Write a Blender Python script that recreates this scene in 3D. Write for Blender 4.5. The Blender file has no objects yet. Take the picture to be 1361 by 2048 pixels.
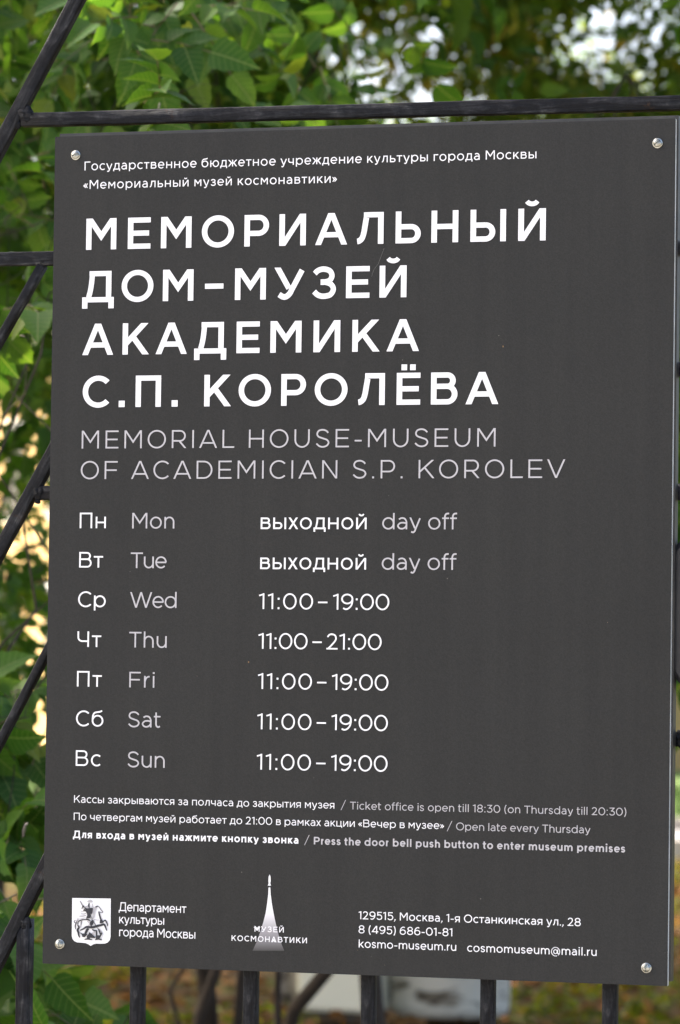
import bpy, math, random
import numpy as np
from mathutils import Vector, Matrix

# ------------------------------------------------------------------ camera, sky, sun, exposure
S = bpy.context.scene
COL = S.collection
cam_d = bpy.data.cameras.new('camera')
cam = bpy.data.objects.new('camera', cam_d); COL.objects.link(cam)
cam_d.sensor_fit = 'VERTICAL'; cam_d.sensor_height = 24.0; cam_d.sensor_width = 15.95
cam_d.lens = 95.7239
CAM_POS = Vector((1.157915, -3.677939, 1.504157))
CAM_ROT = Matrix([[0.95294465, -0.0002143, 0.30314427], [0.30287884, -0.04117145, -0.95213934], [0.01268493, 0.99915207, -0.03916921]])
cam.matrix_world = Matrix.Translation(CAM_POS) @ CAM_ROT.to_4x4()
cam_d.clip_start = 0.1; cam_d.clip_end = 2000
cam_d.dof.use_dof = True
cam_d.dof.focus_distance = 3.87
cam_d.dof.aperture_fstop = 8.5
cam_d.dof.aperture_blades = 8
S.camera = cam
S.render.resolution_x = 680; S.render.resolution_y = 1024
S.render.film_transparent = False

SUN_EL = math.radians(42); SUN_AZ = math.radians(-80)     # azimuth from +Y, towards -X: high, behind and left
W = bpy.data.worlds.new('World'); S.world = W; W.use_nodes = True
nt = W.node_tree; nt.nodes.clear()
sky = nt.nodes.new('ShaderNodeTexSky'); sky.sky_type = 'NISHITA'; sky.sun_disc = False
sky.sun_elevation = SUN_EL; sky.sun_rotation = SUN_AZ
sky.air_density = 0.8; sky.dust_density = 5.6; sky.ozone_density = 0.0
bg = nt.nodes.new('ShaderNodeBackground'); bg.inputs[1].default_value = 0.15
wo = nt.nodes.new('ShaderNodeOutputWorld')
nt.links.new(sky.outputs[0], bg.inputs[0]); nt.links.new(bg.outputs[0], wo.inputs[0])
sd = bpy.data.lights.new('sun', 'SUN'); sd.energy = 4.2; sd.angle = math.radians(0.6); sd.color = (1, .93, .82)
sun = bpy.data.objects.new('sun', sd); COL.objects.link(sun)
sdir = Vector((math.sin(SUN_AZ)*math.cos(SUN_EL), math.cos(SUN_AZ)*math.cos(SUN_EL), math.sin(SUN_EL)))
sun.rotation_euler = sdir.to_track_quat('Z', 'Y').to_euler()
S.view_settings.view_transform = 'Standard'; S.view_settings.look = 'None'
S.view_settings.exposure = 1.88; S.view_settings.gamma = 1.0; S.view_settings.use_curve_mapping = False
S.cycles.max_bounces = 8; S.cycles.transmission_bounces = 4; S.cycles.diffuse_bounces = 4
S.cycles.sample_clamp_indirect = 6
rng = np.random.default_rng(11)
random.seed(4)

# ------------------------------------------------------------------ helpers
def link(o, parent=None):
    COL.objects.link(o)
    if parent is not None: o.parent = parent
    return o
def empty(name, loc, label=None, cat=None, group=None):
    o = bpy.data.objects.new(name, None); COL.objects.link(o); o.location = loc
    o.empty_display_size = .1
    tag(o, label, cat, group); return o
def tag(o, label=None, cat=None, group=None, kind=None):
    if label: o['label'] = label
    if cat: o['category'] = cat
    if group: o['group'] = group
    if kind: o['kind'] = kind
    return o
def mesh_obj(name, V, F, mat=None, parent=None, smooth=False):
    """vertices in world coordinates; moved into the parent's frame"""
    V = np.asarray(V, float)
    if parent is not None: V = V - worldloc(parent)
    m = bpy.data.meshes.new(name); m.from_pydata(V.tolist(), [], [list(f) for f in F]); m.update()
    if mat: m.materials.append(mat)
    if smooth: m.polygons.foreach_set('use_smooth', [True]*len(m.polygons))
    return link(bpy.data.objects.new(name, m), parent)
def worldloc(o):
    v = np.zeros(3)
    while o is not None: v = v + np.array(o.location); o = o.parent
    return v
class MB:
    def __init__(s): s.V = []; s.F = []
    def add(s, V, F):
        n = len(s.V); s.V += [tuple(v) for v in V]; s.F += [tuple(i+n for i in f) for f in F]
    def box(s, x0, x1, y0, y1, z0, z1):
        s.add([(x0,y0,z0),(x1,y0,z0),(x1,y1,z0),(x0,y1,z0),(x0,y0,z1),(x1,y0,z1),(x1,y1,z1),(x0,y1,z1)],
              [(0,3,2,1),(4,5,6,7),(0,1,5,4),(1,2,6,5),(2,3,7,6),(3,0,4,7)])
    def tube(s, pts, rad, n=8, cap=True):
        pts = [Vector(p) for p in pts]; k0 = len(s.V)
        if not hasattr(rad, '__len__'): rad = [rad]*len(pts)
        up = Vector((.13, .31, .94))
        for i, p in enumerate(pts):
            d = (pts[min(i+1, len(pts)-1)] - pts[max(i-1, 0)]).normalized()
            a = d.cross(up)
            if a.length < .05: a = d.cross(Vector((1, 0, 0)))
            a.normalize(); b = d.cross(a)
            for j in range(n):
                t = 2*math.pi*j/n
                s.V.append(tuple(p + (a*math.cos(t) + b*math.sin(t))*rad[i]))
        for i in range(len(pts)-1):
            for j in range(n):
                q = k0+i*n
                s.F.append((q+j, q+(j+1) % n, q+n+(j+1) % n, q+n+j))
        if cap:
            s.F.append(tuple(k0+j for j in range(n))[::-1]); q = k0+(len(pts)-1)*n
            s.F.append(tuple(q+j for j in range(n)))
    def build(s, name, mat, parent=None, smooth=False): return mesh_obj(name, s.V, s.F, mat, parent, smooth)

def material(name):
    m = bpy.data.materials.new(name); m.use_nodes = True
    n = m.node_tree; n.nodes.clear()
    out = n.nodes.new('ShaderNodeOutputMaterial')
    return m, n, out
def node(n, t, **k):
    o = n.nodes.new(t)
    for a, b in k.items():
        if a.startswith('i_'):
            key = a[2:]
            o.inputs[int(key) if key.isdigit() else key.replace('_', ' ')].default_value = b
        else: setattr(o, a, b)
    return o
def ramp(n, pts):
    r = n.nodes.new('ShaderNodeValToRGB'); cr = r.color_ramp
    while len(cr.elements) < len(pts): cr.elements.new(.5)
    for e, (p, c) in zip(cr.elements, pts): e.position = p; e.color = (*c, 1)
    return r
def simple(name, col, rough=.6, metal=0, noise=None, bump=0, bscale=50, spec=.5, mottle=None):
    """principled with a noise mottle between two colours and a fine bump"""
    m, n, out = material(name)
    p = node(n, 'ShaderNodeBsdfPrincipled'); p.inputs['Roughness'].default_value = rough; p.inputs['Metallic'].default_value = metal
    p.inputs['Specular IOR Level'].default_value = spec
    n.links.new(p.outputs[0], out.inputs[0])
    tc = node(n, 'ShaderNodeTexCoord')
    if mottle:
        nz = node(n, 'ShaderNodeTexNoise', i_Scale=noise or 8, i_Detail=6.0, i_Roughness=.6)
        n.links.new(tc.outputs['Object'], nz.inputs['Vector'])
        r = ramp(n, [(.32, col), (.68, mottle)]); n.links.new(nz.outputs[0], r.inputs[0]); n.links.new(r.outputs[0], p.inputs['Base Color'])
    else: p.inputs['Base Color'].default_value = (*col, 1)
    if bump:
        nb = node(n, 'ShaderNodeTexNoise', i_Scale=bscale, i_Detail=5.0)
        n.links.new(tc.outputs['Object'], nb.inputs['Vector'])
        b = node(n, 'ShaderNodeBump', i_Strength=bump, i_Distance=.002)
        n.links.new(nb.outputs[0], b.inputs['Height']); n.links.new(b.outputs[0], p.inputs['Normal'])
    return m

# sign face: matt dark grey print with speckle and a very soft sheen
def sign_material():
    m, n, out = material('sign_face')
    p = node(n, 'ShaderNodeBsdfPrincipled', i_Roughness=.55); p.inputs['Specular IOR Level'].default_value = .15
    tc = node(n, 'ShaderNodeTexCoord')
    nz = node(n, 'ShaderNodeTexNoise', i_Scale=900.0, i_Detail=2.0); n.links.new(tc.outputs['Object'], nz.inputs['Vector'])
    r = ramp(n, [(.30, (.0232, .0234, .0226)), (.70, (.0308, .0311, .0300))]); n.links.new(nz.outputs[0], r.inputs[0])
    n2 = node(n, 'ShaderNodeTexNoise', i_Scale=5.0, i_Detail=4.0); n.links.new(tc.outputs['Object'], n2.inputs['Vector'])
    r2 = ramp(n, [(.3, (.93, .93, .93)), (.7, (1.07, 1.07, 1.07))]); n.links.new(n2.outputs[0], r2.inputs[0])
    mx = node(n, 'ShaderNodeMix', data_type='RGBA', blend_type='MULTIPLY'); mx.inputs[0].default_value = 1
    n.links.new(r.outputs[0], mx.inputs[6]); n.links.new(r2.outputs[0], mx.inputs[7])
    # dried rain: long faint vertical streaks
    mp = node(n, 'ShaderNodeMapping'); mp.inputs['Scale'].default_value = (60, 60, 2.2); n.links.new(tc.outputs['Object'], mp.inputs['Vector'])
    ns = node(n, 'ShaderNodeTexNoise', i_Scale=1.0, i_Detail=5.0, i_Roughness=.6); n.links.new(mp.outputs[0], ns.inputs['Vector'])
    rs = ramp(n, [(.35, (.955, .955, .955)), (.65, (1.05, 1.05, 1.04))]); n.links.new(ns.outputs[0], rs.inputs[0])
    my = node(n, 'ShaderNodeMix', data_type='RGBA', blend_type='MULTIPLY'); my.inputs[0].default_value = 1
    n.links.new(mx.outputs[2], my.inputs[6]); n.links.new(rs.outputs[0], my.inputs[7]); mx = my
    rg = ramp(n, [(.3, (.42,)*3), (.7, (.60,)*3)]); n.links.new(n2.outputs[0], rg.inputs[0]); n.links.new(rg.outputs[0], p.inputs['Roughness'])
    # pale dust specks
    vo = node(n, 'ShaderNodeTexVoronoi', i_Scale=85.0); n.links.new(tc.outputs['Object'], vo.inputs['Vector'])
    sp = ramp(n, [(.025, (1, 1, 1)), (.05, (0, 0, 0))]); n.links.new(vo.outputs['Distance'], sp.inputs[0])
    vc = node(n, 'ShaderNodeSeparateColor'); n.links.new(vo.outputs['Color'], vc.inputs[0])
    gt = node(n, 'ShaderNodeMath', operation='GREATER_THAN'); gt.inputs[1].default_value = .93; n.links.new(vc.outputs[0], gt.inputs[0])
    mu = node(n, 'ShaderNodeMath', operation='MULTIPLY'); n.links.new(sp.outputs[0], mu.inputs[0]); n.links.new(gt.outputs[0], mu.inputs[1])
    m2 = node(n, 'ShaderNodeMix', data_type='RGBA'); n.links.new(mu.outputs[0], m2.inputs[0])
    n.links.new(mx.outputs[2], m2.inputs[6]); m2.inputs[7].default_value = (.16, .155, .135, 1)
    n.links.new(m2.outputs[2], p.inputs['Base Color'])
    b = node(n, 'ShaderNodeBump', i_Strength=.22, i_Distance=.0004)
    n.links.new(nz.outputs[0], b.inputs['Height']); n.links.new(b.outputs[0], p.inputs['Normal'])
    n.links.new(p.outputs[0], out.inputs[0]); return m

# brush painted bar: black with streaks along it, chips and grime
def bar_material():
    m, n, out = material('black_gate_paint')
    p = node(n, 'ShaderNodeBsdfPrincipled'); p.inputs['Specular IOR Level'].default_value = .13
    tc = node(n, 'ShaderNodeTexCoord')
    mp = node(n, 'ShaderNodeMapping'); mp.inputs['Scale'].default_value = (18, 200, 200)
    n.links.new(tc.outputs['Object'], mp.inputs['Vector'])
    nz = node(n, 'ShaderNodeTexNoise', i_Scale=1.0, i_Detail=8.0, i_Roughness=.65, i_Distortion=.6); n.links.new(mp.outputs[0], nz.inputs['Vector'])
    n3 = node(n, 'ShaderNodeTexNoise', i_Scale=35.0, i_Detail=6.0, i_Roughness=.7); n.links.new(tc.outputs['Object'], n3.inputs['Vector'])
    r = ramp(n, [(.36, (.0025, .0028, .0035)), (.52, (.006, .0068, .009)), (.60, (.022, .023, .026)), (.69, (.09, .09, .088))])
    ad = node(n, 'ShaderNodeMath', operation='MULTIPLY_ADD'); ad.inputs[1].default_value = .55
    n.links.new(n3.outputs[0], ad.inputs[0])
    hf = node(n, 'ShaderNodeMath', operation='MULTIPLY'); hf.inputs[1].default_value = .5
    n.links.new(nz.outputs[0], hf.inputs[0]); n.links.new(hf.outputs[0], ad.inputs[2])
    n.links.new(ad.outputs[0], r.inputs[0])
    vo = node(n, 'ShaderNodeTexNoise', i_Scale=9.0, i_Detail=9.0, i_Roughness=.75); n.links.new(tc.outputs['Object'], vo.inputs['Vector'])
    rr = ramp(n, [(.60, (0, 0, 0)), (.66, (1, 1, 1))]); n.links.new(vo.outputs[0], rr.inputs[0])
    mx = node(n, 'ShaderNodeMix', data_type='RGBA'); n.links.new(rr.outputs[0], mx.inputs[0])
    n.links.new(r.outputs[0], mx.inputs[6]); mx.inputs[7].default_value = (.05, .026, .014, 1)
    n.links.new(mx.outputs[2], p.inputs['Base Color'])
    rg = ramp(n, [(.3, (.30,)*3), (.75, (.7,)*3)]); n.links.new(n3.outputs[0], rg.inputs[0]); n.links.new(rg.outputs[0], p.inputs['Roughness'])
    b = node(n, 'ShaderNodeBump', i_Strength=1.0, i_Distance=.003); n.links.new(ad.outputs[0], b.inputs['Height']); n.links.new(b.outputs[0], p.inputs['Normal'])
    n.links.new(p.outputs[0], out.inputs[0]); return m

def leaf_material(name, c0, c1, c2, trans=.45, rough=.52, vein=False, spec=.2):
    m, n, out = material(name)
    g = node(n, 'ShaderNodeNewGeometry'); oi = node(n, 'ShaderNodeObjectInfo')
    ad = node(n, 'ShaderNodeMath', operation='ADD'); n.links.new(g.outputs['Random Per Island'], ad.inputs[0]); n.links.new(oi.outputs['Random'], ad.inputs[1])
    fr = node(n, 'ShaderNodeMath', operation='FRACT'); n.links.new(ad.outputs[0], fr.inputs[0])
    r = ramp(n, [(0, c0), (.55, c1), (.93, c2), (1, (c2[0]*1.6, c2[1]*1.05, c2[2]))]); n.links.new(fr.outputs[0], r.inputs[0])
    tc = node(n, 'ShaderNodeTexCoord')
    nz = node(n, 'ShaderNodeTexNoise', i_Scale=30.0, i_Detail=4.0); n.links.new(tc.outputs['Object'], nz.inputs['Vector'])
    mx = node(n, 'ShaderNodeMix', data_type='RGBA', blend_type='MULTIPLY'); mx.inputs[0].default_value = .6
    rz = ramp(n, [(.3, (.75, .75, .75)), (.7, (1.2, 1.2, 1.1))]); n.links.new(nz.outputs[0], rz.inputs[0])
    n.links.new(r.outputs[0], mx.inputs[6]); n.links.new(rz.outputs[0], mx.inputs[7])
    p = node(n, 'ShaderNodeBsdfPrincipled', i_Roughness=rough); p.inputs['Specular IOR Level'].default_value = spec
    if vein:                                          # pale midrib and side veins along the blade
        sx = node(n, 'ShaderNodeSeparateXYZ'); n.links.new(tc.outputs['Object'], sx.inputs[0])
        ab = node(n, 'ShaderNodeMath', operation='ABSOLUTE'); n.links.new(sx.outputs[0], ab.inputs[0])
        v1 = node(n, 'ShaderNodeMath', operation='LESS_THAN'); v1.inputs[1].default_value = .011; n.links.new(ab.outputs[0], v1.inputs[0])
        sk = node(n, 'ShaderNodeMath', operation='MULTIPLY_ADD'); sk.inputs[1].default_value = -.8; n.links.new(ab.outputs[0], sk.inputs[0]); n.links.new(sx.outputs[1], sk.inputs[2])
        wv = node(n, 'ShaderNodeMath', operation='MULTIPLY'); wv.inputs[1].default_value = 48; n.links.new(sk.outputs[0], wv.inputs[0])
        si = node(n, 'ShaderNodeMath', operation='SINE'); n.links.new(wv.outputs[0], si.inputs[0])
        v2 = node(n, 'ShaderNodeMath', operation='GREATER_THAN'); v2.inputs[1].default_value = .93; n.links.new(si.outputs[0], v2.inputs[0])
        hv = node(n, 'ShaderNodeMath', operation='MULTIPLY'); hv.inputs[1].default_value = .45; n.links.new(v2.outputs[0], hv.inputs[0])
        mv = node(n, 'ShaderNodeMath', operation='MAXIMUM'); n.links.new(v1.outputs[0], mv.inputs[0]); n.links.new(hv.outputs[0], mv.inputs[1])
        m3 = node(n, 'ShaderNodeMix', data_type='RGBA'); n.links.new(mv.outputs[0], m3.inputs[0]); n.links.new(mx.outputs[2], m3.inputs[6]); m3.inputs[7].default_value = (.16, .22, .07, 1)
        mx = m3
    n.links.new(mx.outputs[2], p.inputs['Base Color'])
    t = node(n, 'ShaderNodeBsdfTranslucent')
    hs = node(n, 'ShaderNodeMix', data_type='RGBA', blend_type='MULTIPLY'); hs.inputs[0].default_value = 1; hs.inputs[7].default_value = (1.75, 1.65, .55, 1)
    n.links.new(mx.outputs[2], hs.inputs[6]); n.links.new(hs.outputs[2], t.inputs[0])
    ms = node(n, 'ShaderNodeMixShader'); ms.inputs[0].default_value = trans
    n.links.new(p.outputs[0], ms.inputs[1]); n.links.new(t.outputs[0], ms.inputs[2]); n.links.new(ms.outputs[0], out.inputs[0])
    return m

M = {}
M['face'] = sign_material()
M['bar'] = bar_material()
M['ink_white'] = simple('white_print', (.80, .80, .82), .5)
M['ink_grey'] = simple('grey_print', (.45, .44, .46), .5)
M['ink_dark'] = simple('dark_print', (.012, .013, .022), .5)
M['ink_mid'] = simple('mid_grey_print', (.42, .41, .43), .5)
M['edge'] = simple('panel_edge', (.62, .66, .62), .4, 0, noise=40, mottle=(.88, .88, .86), bump=.2)
M['backing'] = simple('backing_black', (.015, .015, .015), .45, 0, noise=30, mottle=(.04, .038, .033), bump=.3)
M['zinc'] = simple('zinc_screw', (.42, .44, .43), .27, 1, noise=300, mottle=(.25, .245, .20), bump=.25, bscale=400)
M['debris'] = simple('debris', (.20, .13, .06), .8)
M['leaf_near'] = leaf_material('leaf_near', (.029, .085, .012), (.052, .130, .019), (.088, .170, .024), .44, vein=True)
M['leaf_mid'] = leaf_material('leaf_mid', (.024, .070, .011), (.050, .120, .018), (.095, .165, .022), .48)
M['leaf_far'] = leaf_material('leaf_far', (.055, .110, .014), (.095, .160, .020), (.19, .21, .03), .5)
M['leaf_gold'] = leaf_material('leaf_gold', (.13, .12, .02), (.26, .21, .035), (.34, .19, .04), .5)
M['dry'] = leaf_material('dry_leaf', (.045, .024, .011), (.105, .052, .022), (.25, .145, .065), .2, .8, spec=.05)
M['weed'] = leaf_material('weed_leaf', (.038, .062, .006), (.075, .100, .010), (.13, .125, .012), .4, spec=.08)
M['bark'] = simple('dark_bark', (.018, .012, .007), .95, 0, noise=14, mottle=(.050, .034, .021), bump=.8, bscale=30)
M['twig'] = simple('green_twig', (.09, .10, .03), .6, 0, noise=14, mottle=(.16, .10, .05))

# ------------------------------------------------------------------ ground, lawn, path
def ground_material():
    m, n, out = material('soil')
    p = node(n, 'ShaderNodeBsdfPrincipled', i_Roughness=1.0); p.inputs['Specular IOR Level'].default_value = .05; tc = node(n, 'ShaderNodeTexCoord')
    a = node(n, 'ShaderNodeTexNoise', i_Scale=1.6, i_Detail=8.0, i_Roughness=.7); b = node(n, 'ShaderNodeTexNoise', i_Scale=22.0, i_Detail=6.0, i_Roughness=.7)
    for q in (a, b): n.links.new(tc.outputs['Object'], q.inputs['Vector'])
    r1 = ramp(n, [(.30, (.055, .034, .018)), (.5, (.085, .055, .028)), (.62, (.07, .09, .02)), (.8, (.10, .13, .03))])
    n.links.new(a.outputs[0], r1.inputs[0])
    r2 = ramp(n, [(.3, (.55, .55, .55)), (.7, (1.4, 1.35, 1.2))]); n.links.new(b.outputs[0], r2.inputs[0])
    mx = node(n, 'ShaderNodeMix', data_type='RGBA', blend_type='MULTIPLY'); mx.inputs[0].default_value = 1
    n.links.new(r1.outputs[0], mx.inputs[6]); n.links.new(r2.outputs[0], mx.inputs[7]); n.links.new(mx.outputs[2], p.inputs['Base Color'])
    bp = node(n, 'ShaderNodeBump', i_Strength=.8, i_Distance=.03); n.links.new(b.outputs[0], bp.inputs['Height']); n.links.new(bp.outputs[0], p.inputs['Normal'])
    n.links.new(p.outputs[0], out.inputs[0]); return m
def sheet(name, x0, x1, y0, y1, z, nx, ny, amp, mat):
    xs = np.linspace(x0, x1, nx); ys = np.linspace(y0, y1, ny)
    V = [(x, y, z + amp*(math.sin(x*1.3+.7*y)+math.sin(y*1.9-x*.6))*.5) for y in ys for x in xs]
    F = [(j*nx+i, j*nx+i+1, (j+1)*nx+i+1, (j+1)*nx+i) for j in range(ny-1) for i in range(nx-1)]
    return tag(mesh_obj(name, V, F, mat, None, True), kind='structure')
sheet('ground', -300, 300, -60, 500, -.02, 60, 60, 0, ground_material())
lawn_mat = simple('lawn_grass', (.075, .13, .022), .9, 0, noise=1.2, mottle=(.12, .19, .035), bump=1, bscale=60)
sheet('lawn', -60, 40, 35.6, 92, 0.0, 20, 20, 0, lawn_mat)
sheet('bounce_pavement', -60, 60, -40, -.9, 0.0, 20, 20, 0, simple('bounce_asphalt', (.30, .28, .25), .9, 0, noise=2, mottle=(.36, .335, .30), bump=.5, bscale=80))  # unseen paving on the camera side, added to bounce warm light onto the sign
# asphalt path with kerb stones
path_mat = simple('path_asphalt', (.19, .18, .175), .9, 0, noise=3, mottle=(.25, .24, .225), bump=.5, bscale=80)
sheet('path', -60, 40, 30.4, 35.2, 0.012, 20, 4, 0, path_mat)
kerb_mat = simple('kerb_concrete', (.36, .31, .25), .85, 0, noise=4, mottle=(.45, .40, .33), bump=.5)
kerb = empty('kerb', (-8, 30.2, 0)); kerb['kind'] = 'structure'
kb = MB(); kb.box(-.492, .492, -.08, .08, -.05, .12)
km = bpy.data.meshes.new('kerb_stone'); km.from_pydata(kb.V, [], kb.F); km.materials.append(kerb_mat)
for row in (0, 1):
    for i in range(30):
        o = link(bpy.data.objects.new('kerb_stone', km), kerb)
        o.location = (-8+i, row*5.2, random.uniform(-.006, .006)); o.rotation_euler.z = random.uniform(-.006, .006)

# ------------------------------------------------------------------ leaves
def leaf_template(kind):
    if kind == 'low':
        V = [(0,0,0), (-.26,.35,.05), (.26,.35,.05), (0,.45,-.02), (-.14,.75,.0), (.14,.75,.0), (0,1,-.12)]
        F = [(0,3,1), (0,2,3), (1,3,4), (3,2,5), (3,6,4), (3,5,6)]
        return np.array(V, float), F
    st = {'ovate': ([0,.05,.15,.28,.42,.58,.74,.88,1], [0,.10,.21,.26,.25,.20,.13,.055,0]),
          'toothed': ([0,.05,.16,.30,.37,.52,.58,.74,.79,.9,1], [0,.14,.27,.345,.305,.315,.25,.215,.155,.07,0]),
          'narrow': ([0,.08,.22,.38,.54,.70,.86,1], [0,.10,.18,.21,.19,.15,.07,0])}[kind]
    V = []; F = []
    for t, w in zip(*st):
        zc = -.30*t*t
        V.append((0, t, zc))
        if 0 < t < 1: V += [(-w, t-.03, zc+.42*w), (w, t-.03, zc+.42*w)]
    n = len(st[0])
    idx = lambda i: (0, None, None) if i == 0 else ((1+(i-1)*3, 2+(i-1)*3, 3+(i-1)*3) if i < n-1 else (1+(n-2)*3, None, None))
    for i in range(n-1):
        a, b = idx(i), idx(i+1)
        for s in (1, 2):
            q = [a[0]] + ([a[s]] if a[s] is not None else []) + ([b[s]] if b[s] is not None else []) + [b[0]]
            F.append(tuple(q) if s == 2 else tuple(q[::-1]))
    return np.array(V, float), F
TPL = {k: leaf_template(k) for k in ('low', 'ovate', 'toothed', 'narrow')}
LEAF_MESH = {}
def leaf_mesh(kind, mat):
    key = (kind, mat.name)
    if key not in LEAF_MESH:
        V, F = TPL[kind]; m = bpy.data.meshes.new('leaf'); m.from_pydata(V.tolist(), [], F); m.materials.append(mat)
        m.polygons.foreach_set('use_smooth', [True]*len(m.polygons)); LEAF_MESH[key] = m
    return LEAF_MESH[key]
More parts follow.
